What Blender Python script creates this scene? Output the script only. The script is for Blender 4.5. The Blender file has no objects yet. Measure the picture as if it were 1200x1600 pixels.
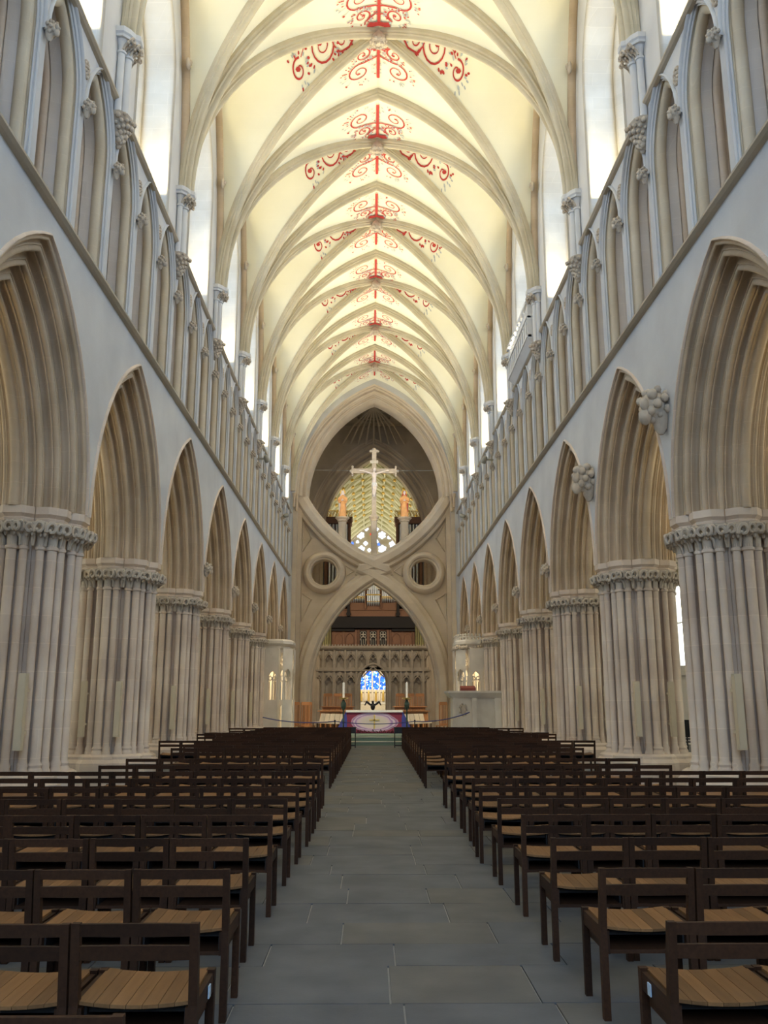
import bpy, bmesh, math, random
from math import sin, cos, pi, sqrt, radians, atan2, acos
from mathutils import Vector
random.seed(7)
S = bpy.context.scene
C = S.collection

# ------------------------------------------------------------------ camera
F_PX, HOR = 1370.0, 297.0
cam_d = bpy.data.cameras.new('camera'); cam = bpy.data.objects.new('camera', cam_d); C.objects.link(cam)
cam_d.sensor_fit = 'VERTICAL'; cam_d.sensor_height = 36.0; cam_d.sensor_width = 27.0
cam_d.lens = F_PX / 1600 * 36.0
cam_d.clip_end = 300
cam.location = (-0.17, 0, 1.65)
cam.rotation_euler = (pi/2 + math.atan(HOR/F_PX), 0, -radians(0.86))
S.camera = cam
# ------------------------------------------------------------------ view / world / exposure
S.view_settings.view_transform = 'Standard'
S.view_settings.look = 'None'
S.view_settings.gamma = 1.0
S.view_settings.use_curve_mapping = False
S.view_settings.exposure = 0.55
W = bpy.data.worlds.new('world'); S.world = W; W.use_nodes = True
W.node_tree.nodes['Background'].inputs[0].default_value = (0.62, 0.78, 1.0, 1)
W.node_tree.nodes['Background'].inputs[1].default_value = 0.5
S.cycles.max_bounces = 7
S.cycles.diffuse_bounces = 5
S.cycles.glossy_bounces = 2
S.cycles.transmission_bounces = 2
# strengths
CLERE, AISLE, WEST, CHOIR = 5.0, 5.0, 7.5, 4.2       # daylight behind the panes
UP_W, AISLE_W = 150.0, 95.0                            # warm floodlights (watts)
WARM = (1.0, 0.83, 0.47)
DAY = (0.46, 0.68, 1.0)

# ------------------------------------------------------------------ materials
def nodes(m):
    m.use_nodes = True
    return m.node_tree, m.node_tree.nodes, m.node_tree.links
def stone(name, c1, c2, joint=0.0, scale=3.0, rough=0.9, bump=0.25, bw=0.62, bh=0.31, c3=None):
    m = bpy.data.materials.new(name); t, N, L = nodes(m); b = N['Principled BSDF']
    b.inputs['Roughness'].default_value = rough
    b.inputs['Specular IOR Level'].default_value = 0.2
    g = N.new('ShaderNodeNewGeometry')
    n1 = N.new('ShaderNodeTexNoise'); n1.inputs['Scale'].default_value = scale; n1.inputs['Detail'].default_value = 5
    L.new(g.outputs['Position'], n1.inputs['Vector'])
    mx = N.new('ShaderNodeMix'); mx.data_type = 'RGBA'
    mx.inputs[6].default_value = (*c1, 1); mx.inputs[7].default_value = (*c2, 1)
    rp = N.new('ShaderNodeMapRange'); rp.inputs[1].default_value = 0.32; rp.inputs[2].default_value = 0.68
    L.new(n1.outputs['Fac'], rp.inputs[0]); L.new(rp.outputs[0], mx.inputs[0])
    col = mx.outputs[2]
    n2 = N.new('ShaderNodeTexNoise'); n2.inputs['Scale'].default_value = 40; n2.inputs['Detail'].default_value = 3
    L.new(g.outputs['Position'], n2.inputs['Vector'])
    h = n2.outputs['Fac']
    if joint > 0:
        sp = N.new('ShaderNodeSeparateXYZ'); L.new(g.outputs['Position'], sp.inputs[0])
        ad = N.new('ShaderNodeMath'); L.new(sp.outputs[0], ad.inputs[0]); L.new(sp.outputs[1], ad.inputs[1])
        cb = N.new('ShaderNodeCombineXYZ'); L.new(ad.outputs[0], cb.inputs[0]); L.new(sp.outputs[2], cb.inputs[1])
        br = N.new('ShaderNodeTexBrick'); L.new(cb.outputs[0], br.inputs['Vector'])
        br.inputs['Scale'].default_value = 1.0
        br.inputs['Brick Width'].default_value = bw; br.inputs['Row Height'].default_value = bh
        br.inputs['Mortar Size'].default_value = 0.006; br.inputs['Mortar Smooth'].default_value = 0.3
        br.inputs['Color1'].default_value = (1, 1, 1, 1); br.inputs['Color2'].default_value = (0.86, 0.84, 0.82, 1)
        br.inputs['Mortar'].default_value = (1.16, 1.15, 1.12, 1)
        ml = N.new('ShaderNodeMix'); ml.data_type = 'RGBA'; ml.blend_type = 'MULTIPLY'; ml.inputs[0].default_value = joint
        L.new(col, ml.inputs[6]); L.new(br.outputs['Color'], ml.inputs[7]); col = ml.outputs[2]
    L.new(col, b.inputs['Base Color'])
    bp = N.new('ShaderNodeBump'); bp.inputs['Strength'].default_value = bump; bp.inputs['Distance'].default_value = 0.01
    L.new(h, bp.inputs['Height']); L.new(bp.outputs[0], b.inputs['Normal'])
    return m
def plain(name, c, rough=0.6, metal=0.0, var=0.12, scale=8.0):
    m = bpy.data.materials.new(name); t, N, L = nodes(m); b = N['Principled BSDF']
    b.inputs['Roughness'].default_value = rough; b.inputs['Metallic'].default_value = metal
    tc = N.new('ShaderNodeTexCoord'); n1 = N.new('ShaderNodeTexNoise'); n1.inputs['Scale'].default_value = scale
    L.new(tc.outputs['Object'], n1.inputs['Vector'])
    mx = N.new('ShaderNodeMix'); mx.data_type = 'RGBA'
    mx.inputs[6].default_value = (*[x*(1-var) for x in c], 1); mx.inputs[7].default_value = (*[min(1, x*(1+var)) for x in c], 1)
    L.new(n1.outputs['Fac'], mx.inputs[0]); L.new(mx.outputs[2], b.inputs['Base Color'])
    return m
def wood(name, c1, c2, rough=0.6, axis=1, sc=9.0):
    m = bpy.data.materials.new(name); t, N, L = nodes(m); b = N['Principled BSDF']
    b.inputs['Roughness'].default_value = rough; b.inputs['Specular IOR Level'].default_value = 0.22
    tc = N.new('ShaderNodeTexCoord'); mp = N.new('ShaderNodeMapping')
    s = [sc*6]*3; s[axis] = sc*0.5
    mp.inputs['Scale'].default_value = s
    L.new(tc.outputs['Object'], mp.inputs[0])
    n1 = N.new('ShaderNodeTexNoise'); n1.inputs['Scale'].default_value = 1.0; n1.inputs['Detail'].default_value = 4
    L.new(mp.outputs[0], n1.inputs['Vector'])
    oi = N.new('ShaderNodeObjectInfo')
    mx = N.new('ShaderNodeMix'); mx.data_type = 'RGBA'
    mx.inputs[6].default_value = (*c1, 1); mx.inputs[7].default_value = (*c2, 1)
    L.new(n1.outputs['Fac'], mx.inputs[0])
    hs = N.new('ShaderNodeHueSaturation'); L.new(mx.outputs[2], hs.inputs['Color'])
    mr = N.new('ShaderNodeMapRange'); mr.inputs[3].default_value = 0.72; mr.inputs[4].default_value = 1.3
    L.new(oi.outputs['Random'], mr.inputs[0]); L.new(mr.outputs[0], hs.inputs['Value'])
    L.new(hs.outputs[0], b.inputs['Base Color'])
    return m
def emit(name, c, s, lead=True):
    m = bpy.data.materials.new(name); t, N, L = nodes(m)
    for n in list(N):
        if n.type == 'BSDF_PRINCIPLED': N.remove(n)
    e = N.new('ShaderNodeEmission'); e.inputs[1].default_value = s; e.inputs[0].default_value = (*c, 1)
    L.new(e.outputs[0], N['Material Output'].inputs[0])
    if lead:
        g = N.new('ShaderNodeNewGeometry'); sp = N.new('ShaderNodeSeparateXYZ'); L.new(g.outputs['Position'], sp.inputs[0])
        ad = N.new('ShaderNodeMath'); L.new(sp.outputs[0], ad.inputs[0]); L.new(sp.outputs[1], ad.inputs[1])
        cb = N.new('ShaderNodeCombineXYZ'); L.new(ad.outputs[0], cb.inputs[0]); L.new(sp.outputs[2], cb.inputs[1])
        br = N.new('ShaderNodeTexBrick'); L.new(cb.outputs[0], br.inputs['Vector']); br.inputs['Scale'].default_value = 1
        br.inputs['Brick Width'].default_value = 0.22; br.inputs['Row Height'].default_value = 0.3; br.inputs['Mortar Size'].default_value = 0.008
        br.inputs['Color1'].default_value = (*c, 1); br.inputs['Color2'].default_value = (*[min(1, x*0.88) for x in c], 1)
        br.inputs['Mortar'].default_value = (0.2, 0.22, 0.25, 1); br.offset = 0
        L.new(br.outputs['Color'], e.inputs[0])
    return m
M = {}
M['face'] = stone('limewashed_stone', (0.57, 0.56, 0.55), (0.67, 0.66, 0.64), 0.10, 0.8, bw=0.9, bh=0.4)
M['mould'] = stone('buff_stone', (0.50, 0.385, 0.26), (0.64, 0.51, 0.365), 0.35, 1.3)
M['pier'] = stone('pier_stone', (0.62, 0.49, 0.38), (0.78, 0.65, 0.52), 0.5, 1.1, bh=0.42)
M['reveal'] = stone('weathered_ashlar', (0.40, 0.37, 0.32), (0.50, 0.47, 0.41), 0.4, 1.0)
M['carve'] = stone('carved_stone', (0.48, 0.40, 0.31), (0.62, 0.53, 0.42), 0.0, 5.0)
M['pink'] = stone('pinkish_stone', (0.62, 0.51, 0.41), (0.70, 0.60, 0.50), 0.3, 0.9)
M['lavender'] = stone('pale_lavender_stone', (0.64, 0.59, 0.55), (0.72, 0.67, 0.63), 0.3, 0.9)
M['cream_roll'] = stone('cream_stone', (0.56, 0.47, 0.34), (0.66, 0.57, 0.43), 0.3, 1.1)
M['rib'] = stone('rib_stone', (0.50, 0.44, 0.31), (0.61, 0.54, 0.40), 0.25, 1.5)
M['web'] = stone('vault_plaster', (0.81, 0.78, 0.61), (0.87, 0.84, 0.68), 0.06, 0.5, bump=0.1)
M['scissor'] = stone('strainer_stone', (0.55, 0.45, 0.33), (0.65, 0.55, 0.42), 0.25, 0.9)
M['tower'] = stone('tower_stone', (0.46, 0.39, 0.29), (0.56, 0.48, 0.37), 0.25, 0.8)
M['screen'] = stone('screen_stone', (0.40, 0.34, 0.26), (0.52, 0.45, 0.36), 0.1, 1.5)
M['pale'] = stone('pale_limestone', (0.66, 0.60, 0.51), (0.77, 0.71, 0.62), 0.05, 2.0)
M['slab'] = stone('paving_stone', (0.114, 0.119, 0.128), (0.166, 0.170, 0.178), 0, 2.2, rough=0.62, bump=0.12)
M['slab2'] = stone('brown_paving_stone', (0.128, 0.124, 0.118), (0.180, 0.172, 0.160), 0, 2.2, rough=0.62, bump=0.12)
M['joint'] = plain('pale_joint_mortar', (0.36, 0.34, 0.31), 0.9)
M['red'] = plain('red_paint', (0.45, 0.035, 0.03), 0.8)
M['bluegrey'] = plain('blue_grey_paint', (0.42, 0.45, 0.47), 0.8)
M['oak'] = wood('dark_oak', (0.024, 0.010, 0.005), (0.070, 0.030, 0.013))
M['seat'] = wood('seat_oak', (0.17, 0.080, 0.030), (0.30, 0.155, 0.062), 0.5)
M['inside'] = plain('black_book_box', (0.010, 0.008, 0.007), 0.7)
M['stall'] = wood('orange_oak', (0.34, 0.15, 0.06), (0.46, 0.22, 0.09), 0.5, 2)
M['case'] = wood('organ_oak', (0.20, 0.10, 0.06), (0.32, 0.17, 0.10), 0.5, 2)
M['darkcase'] = plain('black_canopy', (0.012, 0.008, 0.007), 0.7)
M['pipe'] = plain('tin_pipe', (0.62, 0.66, 0.70), 0.3, 0.85)
M['gold'] = plain('gilding', (0.80, 0.55, 0.16), 0.35, 0.8)
M['white'] = plain('white_linen', (0.80, 0.79, 0.76), 0.8)
M['black'] = plain('black_metal', (0.012, 0.012, 0.014), 0.5)
M['green'] = plain('green_carpet', (0.20, 0.27, 0.22), 0.95)
M['blue'] = plain('royal_blue_cloth', (0.05, 0.06, 0.28), 0.85)
M['rope'] = plain('blue_rope', (0.06, 0.07, 0.22), 0.8)
M['beige'] = plain('beige_speaker', (0.64, 0.53, 0.36), 0.6, 0, 0.05)
M['maroon'] = plain('red_book_cushion', (0.30, 0.07, 0.05), 0.7)
M['bluegreen'] = plain('dark_green_bronze', (0.05, 0.08, 0.06), 0.5, 0.5)
M['cream'] = plain('cream_upholstery', (0.62, 0.55, 0.44), 0.8)
M['candle'] = plain('candle_wax', (0.85, 0.84, 0.80), 0.5, 0, 0.03)
M['choirweb'] = stone('choir_vault_plaster', (0.42, 0.39, 0.19), (0.50, 0.46, 0.24), 0, 1.0)
M['choirrib'] = stone('choir_rib_stone', (0.74, 0.72, 0.54), (0.82, 0.80, 0.62), 0, 1.0)
M['red_cloth'] = plain('red_robe', (0.55, 0.08, 0.06), 0.7)
M['orange_cloth'] = plain('orange_gilt_robe', (0.75, 0.38, 0.14), 0.6, 0, 0.3, 5)
M['figure'] = plain('painted_figure', (0.85, 0.74, 0.66), 0.6, 0, 0.06)
M['greycase'] = plain('grey_lamp_housing', (0.30, 0.28, 0.22), 0.5)
M['sticker'] = plain('white_blue_sticker', (0.55, 0.70, 0.90), 0.5, 0, 0.2, 60)
M['clere'] = emit('clerestory_daylight', DAY, CLERE)
M['aislelight'] = emit('aisle_daylight', (0.80, 0.86, 0.80), AISLE)
M['westlight'] = emit('west_daylight', DAY, WEST)
M['choirlight'] = emit('choir_daylight', (1.0, 0.95, 0.75), CHOIR)
M['eastpane'] = emit('east_daylight', (0.80, 0.90, 1.0), 1.3, False)
M['bluepane'] = emit('blue_stained_glass', (0.10, 0.22, 0.8), 1.2, False)
M['redpane'] = emit('red_stained_glass', (0.8, 0.10, 0.06), 0.9, False)

def stained():
    m = bpy.data.materials.new('stained_glass'); t, N, L = nodes(m)
    for n in list(N):
        if n.type == 'BSDF_PRINCIPLED': N.remove(n)
    e = N.new('ShaderNodeEmission'); e.inputs[1].default_value = 1.6
    tc = N.new('ShaderNodeTexCoord'); v = N.new('ShaderNodeTexVoronoi'); v.inputs['Scale'].default_value = 7
    L.new(tc.outputs['Object'], v.inputs['Vector'])
    r = N.new('ShaderNodeValToRGB'); r.color_ramp.interpolation = 'CONSTANT'
    for p, c in ((0.0, (0.03, 0.12, 0.7, 1)), (0.38, (0.15, 0.4, 0.95, 1)), (0.52, (0.75, 0.9, 1, 1)), (0.66, (0.02, 0.08, 0.5, 1)), (0.85, (0.05, 0.2, 0.6, 1))):
        if p == 0: r.color_ramp.elements[0].color = c
        elif p == 0.85: el = r.color_ramp.elements[-1]; el.position = p; el.color = c
        else: el = r.color_ramp.elements.new(p); el.color = c
    sx = N.new('ShaderNodeSeparateColor'); L.new(v.outputs['Color'], sx.inputs[0]); L.new(sx.outputs[0], r.inputs[0])
    L.new(r.outputs[0], e.inputs[0]); L.new(e.outputs[0], N['Material Output'].inputs[0])
    return m
M['stained'] = stained()
def frontal():
    m = bpy.data.materials.new('altar_frontal_print'); t, N, L = nodes(m); b = N['Principled BSDF']; b.inputs['Roughness'].default_value = 0.85
    tc = N.new('ShaderNodeTexCoord'); mp = N.new('ShaderNodeMapping'); mp.inputs['Scale'].default_value = (0.85, 0.0, 2.1)
    L.new(tc.outputs['Object'], mp.inputs[0])
    nz = N.new('ShaderNodeTexNoise'); nz.inputs['Scale'].default_value = 2.2; nz.inputs['Detail'].default_value = 3
    L.new(tc.outputs['Object'], nz.inputs['Vector'])
    ln = N.new('ShaderNodeVectorMath'); ln.operation = 'LENGTH'; L.new(mp.outputs[0], ln.inputs[0])
    ma = N.new('ShaderNodeMath'); ma.operation = 'MULTIPLY_ADD'; ma.inputs[1].default_value = 0.22
    L.new(nz.outputs['Fac'], ma.inputs[0]); L.new(ln.outputs['Value'], ma.inputs[2])
    r = N.new('ShaderNodeValToRGB')
    st = ((0.0, (0.55, 0.50, 0.45)), (0.55, (0.60, 0.54, 0.50)), (0.72, (0.62, 0.50, 0.58)), (0.80, (0.30, 0.16, 0.42)), (0.86, (0.66, 0.58, 0.64)),
          (0.92, (0.28, 0.12, 0.34)), (0.97, (0.5, 0.35, 0.45)), (1.0, (0.22, 0.03, 0.07)))
    r.color_ramp.elements[0].color = (*st[0][1], 1); r.color_ramp.elements[-1].color = (*st[-1][1], 1)
    for p, c in st[1:-1]:
        el = r.color_ramp.elements.new(p); el.color = (*c, 1)
    L.new(ma.outputs[0], r.inputs[0]); L.new(r.outputs[0], b.inputs['Base Color'])
    return m
M['frontal'] = frontal()

# ------------------------------------------------------------------ mesh helpers
class MB:
    def __init__(s): s.v = []; s.f = []
    def add(s, vs, fs):
        o = len(s.v); s.v += [tuple(p) for p in vs]; s.f += [tuple(i+o for i in f) for f in fs]; return s
    def box(s, x0, x1, y0, y1, z0, z1):
        return s.add([(x0,y0,z0),(x1,y0,z0),(x1,y1,z0),(x0,y1,z0),(x0,y0,z1),(x1,y0,z1),(x1,y1,z1),(x0,y1,z1)],
                     [(0,3,2,1),(4,5,6,7),(0,1,5,4),(1,2,6,5),(2,3,7,6),(3,0,4,7)])
    def grid(s, rows, wu=False, wv=False):
        n, m = len(rows), len(rows[0]); vs = [p for r in rows for p in r]; fs = []
        for i in range(n if wu else n-1):
            for j in range(m if wv else m-1):
                fs.append((i*m+j, i*m+(j+1) % m, ((i+1) % n)*m+(j+1) % m, ((i+1) % n)*m+j))
        return s.add(vs, fs)
    def loft(s, loops, caps=True):
        n = len(loops[0]); o = len(s.v); s.grid(loops, False, True)
        if caps:
            s.f.append(tuple(o+i for i in range(n))[::-1]); k = o+(len(loops)-1)*n; s.f.append(tuple(k+i for i in range(n)))
        return s
    def tube(s, path, r, n=8, caps=True):
        path = [Vector(p) for p in path]; loops = []
        up = Vector((0.0123, 0.0345, 1.0)).normalized()
        prev = None
        for i, p in enumerate(path):
            a = path[max(0, i-1)]; b = path[min(len(path)-1, i+1)]
            t = (b-a).normalized()
            if prev is None:
                u = t.cross(up)
                if u.length < 0.1: u = t.cross(Vector((1, 0.02, 0)))
                u.normalize()
            else:
                u = prev - t*prev.dot(t); u.normalize()
            prev = u; w = t.cross(u)
            rr = r[i] if isinstance(r, (list, tuple)) else r
            loops.append([p + u*rr*cos(2*pi*k/n) + w*rr*sin(2*pi*k/n) for k in range(n)])
        return s.loft(loops, caps)
    def lathe(s, prof, n=12, c=(0, 0, 0), sx=1, sy=1):
        return s.loft([[(c[0]+r*sx*cos(2*pi*k/n), c[1]+r*sy*sin(2*pi*k/n), c[2]+z) for k in range(n)] for r, z in prof])
    def ball(s, c, r, nu=8, nv=5):
        if not isinstance(r, (tuple, list)): r = (r, r, r)
        return s.loft([[(c[0]+r[0]*sin(pi*(i+.15)/(nv+.3))*cos(2*pi*k/nu), c[1]+r[1]*sin(pi*(i+.15)/(nv+.3))*sin(2*pi*k/nu), c[2]-r[2]*cos(pi*(i+.15)/(nv+.3))) for k in range(nu)] for i in range(nv+1)])
    def prism(s, poly, fn, t0, t1):
        return s.loft([[fn(a, b, t0) for a, b in poly], [fn(a, b, t1) for a, b in poly]])
    def map(s, fn):
        s.v = [tuple(fn(*p)) for p in s.v]; return s
    def join(s, o, fn=None):
        return s.add([fn(*p) for p in o.v] if fn else o.v, o.f)
    def mesh(s, name, mat, smooth=None, fix=True):
        me = bpy.data.meshes.new(name); me.from_pydata(s.v, [], s.f)
        if fix:
            b = bmesh.new(); b.from_mesh(me); bmesh.ops.recalc_face_normals(b, faces=b.faces); b.to_mesh(me); b.free()
        if mat: me.materials.append(M[mat])
        if smooth:
            for p in me.polygons: p.use_smooth = True
            me.set_sharp_from_angle(angle=radians(smooth))
        me.update(); return me
def ob(name, me, parent=None, loc=(0, 0, 0), rz=0.0, sc=None, kind=None, label=None, cat=None, group=None):
    o = bpy.data.objects.new(name, me); C.objects.link(o)
    o.parent = parent; o.location = loc
    if rz: o.rotation_euler = (0, 0, rz)
    if sc: o.scale = sc
    if kind: o['kind'] = kind
    if label: o['label'] = label
    if cat: o['category'] = cat
    if group: o['group'] = group
    return o
def thing(name, label, cat, loc=(0, 0, 0), rz=0.0, group=None, kind=None):
    return ob(name, None, None, loc, rz, None, kind, label, cat, group)

def arch(hw, spring, c, base=None, n=12):
    """points (u, z) of a pointed arch, from +hw foot over the apex to the -hw foot"""
    R = hw + c; th = acos(max(-1, min(1, c/R)))
    half = [(-c + R*cos(th*i/n), spring + R*sin(th*i/n)) for i in range(n+1)]
    half[-1] = (0.0, half[-1][1])
    pts = ([(hw, base)] if base is not None and base < spring-1e-6 else []) + half
    return pts + [(-u, z) for u, z in reversed(pts[:-1])]
def sweep_arch(prof, spring, c, base, fn, n=12):
    mb = MB(); mb.grid([[fn(u, w, z) for u, z in arch(r, spring, c, base, n)] for r, w in prof]); return mb
def face_arches(mb, u0, u1, z0, z1, holes, w, fn, n=12):
    """wall face with pointed holes (uc, hw, spring, c, base), sorted by uc"""
    x = u0
    def q(a, b, za, zb):
        if b-a > 1e-5 and zb-za > 1e-5: mb.add([fn(a, w, za), fn(b, w, za), fn(b, w, zb), fn(a, w, zb)], [(0, 1, 2, 3)])
    for uc, hw, sp, c, base in holes:
        q(x, uc-hw, z0, z1)
        a = arch(hw, sp, c, None, n)
        for (ua, za), (ub, zb) in zip(a[:-1], a[1:]):
            mb.add([fn(uc+ua, w, za), fn(uc+ub, w, zb), fn(uc+ub, w, z1), fn(uc+ua, w, z1)], [(0, 1, 2, 3)])
        q(uc-hw, uc+hw, z0, base)
        x = uc+hw
    q(x, u1, z0, z1)
    return mb
def rolls(p0, p1, nrm, items, seg=5):
    """profile from p0 to p1: items (kind, width share, size): roll bulges along nrm, hollow dips"""
    tot = sum(i[1] for i in items); pts = []; s = 0.0
    def at(t, o): return (p0[0]+(p1[0]-p0[0])*t+nrm[0]*o, p0[1]+(p1[1]-p0[1])*t+nrm[1]*o)
    L = sqrt((p1[0]-p0[0])**2+(p1[1]-p0[1])**2)
    for kd, wd, sz in items:
        a, b = s/tot, (s+wd)/tot; r = (b-a)*L/2
        if kd == 'r':
            for k in range(seg+1):
                th = pi*k/seg; pts.append(at((a+b)/2-(b-a)/2*cos(th), r*sin(th)*sz))
        elif kd == 'h':
            pts.append(at(a, 0.0))
            for k in range(1, seg):
                th = pi*k/seg; pts.append(at((a+b)/2-(b-a)/2*cos(th), -r*sin(th)*sz))
            pts.append(at(b, 0.0))
        else:
            pts.append(at(a, sz)); pts.append(at(b, sz))
        s += wd
    out = [pts[0]]
    for p in pts[1:]:
        if abs(p[0]-out[-1][0])+abs(p[1]-out[-1][1]) > 1e-4: out.append(p)
    return out

# ------------------------------------------------------------------ nave dimensions
BAY, WX = 5.0, 4.80                       # bay length, wall plane
PY = [14.05+BAY*k for k in range(-2, 8)]  # pier lines; the last is the crossing
Y0, Y1 = PY[0], PY[-1]
PCX = WX+0.86
SPR, STR1, STR2 = 4.60, 8.62, 12.22
VS, VA, VTOP = 13.5, 4.75, 20.36
VR = (VA**2+(VTOP-VS)**2)/(2*VA); VC = VR-VA
def P(t): return VS+sqrt(max(0.0, VR*VR-(t*VA+VC)**2))
fw = lambda u, w, z: (w, u, z)            # wall space: u along the nave, w into the wall

# ------------------------------------------------------------------ floor
floor = ob('floor', MB().box(-13, 13, -9, 35.6, -0.3, -0.012).box(-13, 13, 35.6, 96, -0.3, 0.0).mesh('floor', 'joint'), kind='structure', label='grey stone slab floor with pale joints along the nave', cat='floor')
unit = {k: MB().box(-.5, .5, -.5, .5, -0.02, 0).mesh('paving_slab', k) for k in ('slab', 'slab2')}
far = {'slab': MB(), 'slab2': MB()}
cnt = 0; y = -2.0; rnd = random.Random(3)
while y < 35.6:
    d = rnd.choice((0.52, 0.6, 0.66, 0.72)); d = min(d, 35.62-y); x = -13+rnd.random()*0.7
    cols = []
    while x < 13:
        w = rnd.choice((0.7, 0.85, 0.95, 1.1)); cols.append((max(x, -13), min(x+w, 13))); x += w
    for a, b in cols:
        k = 'slab2' if rnd.random() < 0.3 else 'slab'; g = 0.006; dz = rnd.uniform(-0.0015, 0.0015)
        if y > 3.0 and b > -1.45 and a < 1.6 and cnt < 300:
            ob('paving_slab', unit[k], floor, ((a+b)/2, y+d/2, dz), 0, (b-a-2*g, d-g, 1)); cnt += 1
        else: far[k].box(a+g, b-g, y+g*.5, y+d-g*.5, -0.02, dz)
    y += d
for k in far: ob('paving', far[k].mesh('paving', k, fix=False), floor, kind='stuff')

# ------------------------------------------------------------------ piers
def ngon_lobe(s, out=1.0, hw=0.33):
    return [(0.4, -hw*s), (out*s-0.17, -hw*s), (out*s, -hw*s+0.16), (out*s, hw*s-0.16), (out*s-0.17, hw*s), (0.4, hw*s)]
def stiff_leaf(mb, x0, y0, z0, h, out, rng, nl, dy, rad=0.035):
    for i in range(nl):
        yy = y0+(i-(nl-1)/2)*dy+rng.uniform(-.01, .01); sg = 1 if (i % 2) else -1; hh = h*rng.uniform(.92, 1.04); R_ = dy*.56*rng.uniform(.9, 1.15)
        cx, cz = x0+out*.80, z0+hh*.66
        st = [(x0-.03, yy, z0), (x0+out*.05, yy, z0+hh*.35), (x0+out*.55, yy+sg*R_*.6, z0+hh*.55)]
        cur = [(cx+out*.28*sin(t*pi), yy+sg*R_*(1-.45*t)*cos(t*2*pi*.95-.4), cz+R_*1.15*(1-.45*t)*sin(t*2*pi*.95-.4)) for t in [k/8 for k in range(9)]]
        mb.tube(st+cur, [rad*.6, rad*.65, rad*.75]+[rad*(.85-.25*k/8) for k in range(9)], 6)
        mb.ball((cx+out*.12, cur[-1][1], cur[-1][2]), rad*.75, 6, 4)
        mb.ball((x0+out*.9, yy+dy*.5, z0+hh*.86), (rad*1.1, rad*.9, rad*.7), 6, 4)
        mb.ball((x0+out*.45, yy-dy*.5, z0+hh*.45), (rad*.9, rad*.7, rad*1.1), 6, 4)
def loop_poly(poly, z): return [(a, b, z) for a, b in poly]
rng = random.Random(11)
shaft_me = {}
for r, nm in ((0.088, 'big'), (0.070, 'small')):
    shaft_me[nm] = MB().lathe([(r*1.5, .60), (r*1.55, .65), (r*1.2, .70), (r*1.38, .74), (r, .79), (r, 3.93), (r*1.3, 3.945), (r*1.3, 3.985), (r, 4.0), (r, 4.1)], 14).mesh('shaft', 'pier', 50)
caps = []
for v in range(3):
    mb = MB()
    for yy, r, xx in ((0, .088, .87), (.19, .07, .82), (-.19, .07, .82)):
        mb.lathe([(r, 4.0), (r*1.05, 4.1), (r*1.5, 4.26), (r*1.9, 4.38)], 12, (xx, yy, 0))
    stiff_leaf(mb, .92, 0, 4.00, .38, .19, rng, 3, .14, .044); stiff_leaf(mb, .85, .26, 4.00, .38, .18, rng, 2, .14, .044); stiff_leaf(mb, .85, -.26, 4.00, .38, .18, rng, 2, .14, .044)
    caps.append(mb.mesh('capital', 'carve', 50))
aba = MB().loft([loop_poly(ngon_lobe(.93), 4.37), loop_poly(ngon_lobe(.95), 4.42), loop_poly(ngon_lobe(.93), 4.44), loop_poly(ngon_lobe(1.0), 4.49), loop_poly(ngon_lobe(1.0), 4.605)]).mesh('abacus', 'pier')
bas = MB().loft([loop_poly(ngon_lobe(1.18, 1.0, .36), 0), loop_poly(ngon_lobe(1.18, 1.0, .36), .46), loop_poly(ngon_lobe(1.1, 1.0, .36), .53), loop_poly(ngon_lobe(1.1, 1.0, .36), .58), loop_poly(ngon_lobe(1.02, 1.0, .36), .62)]).mesh('base', 'pier')
core_p = []
for k in range(8):
    for yy, xx in ((-.27, .66), (-.11, .74), (.11, .74), (.27, .66)):
        a = k*pi/4; core_p.append((xx*cos(a)-yy*sin(a), xx*sin(a)+yy*cos(a)))
    a = k*pi/4+pi/8; core_p.append((.77*cos(a), .77*sin(a)))
core = MB().loft([loop_poly(core_p, 0.0), loop_poly(core_p, 4.5)]).mesh('core', 'pier')
ORD = ['first', 'second', 'third', 'fourth', 'fifth', 'sixth', 'seventh', 'eighth', 'ninth', 'tenth']
speaker_me = MB().box(-.055, .055, -.06, .05, .97, 2.06).box(-.055, .055, .05, .14, 1.2, 1.24).box(-.055, .055, .05, .14, 1.8, 1.84).mesh('column_loudspeaker', 'beige')
grille_me = MB().box(-.045, .045, -.066, -.06, 1.0, 2.03).mesh('grille', 'beige')
for side in (-1, 1):
    sname = 'pulpit side' if side > 0 else 'side opposite the pulpit'
    for i, py in enumerate(PY[:-1]):
        o = ORD[len(PY)-2-i]
        t = thing('pier', f'clustered buff stone pier, {o} from the scissor arch on the {sname}', 'pillar', (side*PCX, py, 0), group='nave arcade piers'); t.scale = (.87, .87, 1)
        ob('core', core, t)
        for k in range(8):
            a = k*pi/4
            ob('base', bas, t, rz=a); ob('abacus', aba, t, rz=a); ob('capital', caps[(k+i) % 3], t, rz=a)
            for yy, xx, nm in ((0, .87, 'big'), (.19, .82, 'small'), (-.19, .82, 'small')):
                ob('shaft', shaft_me[nm], t, (xx*cos(a)-yy*sin(a), xx*sin(a)+yy*cos(a), 0))
        for q, (dx, dy, w) in () if i == len(PY)-2 else enumerate(((-.42, -.93, 'nave-facing corner'), (.27, -.97, 'west face'))):
            s_ = ob('column_loudspeaker', speaker_me, None, (side*(PCX+dx), py+dy, 0), 0, label=f'slim beige loudspeaker on {w} of {o} pier from scissor arch, ' + ('pulpit side' if side > 0 else 'opposite pulpit'), cat='loudspeaker', group='column loudspeakers on the piers')
            ob('grille', grille_me, s_)

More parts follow.
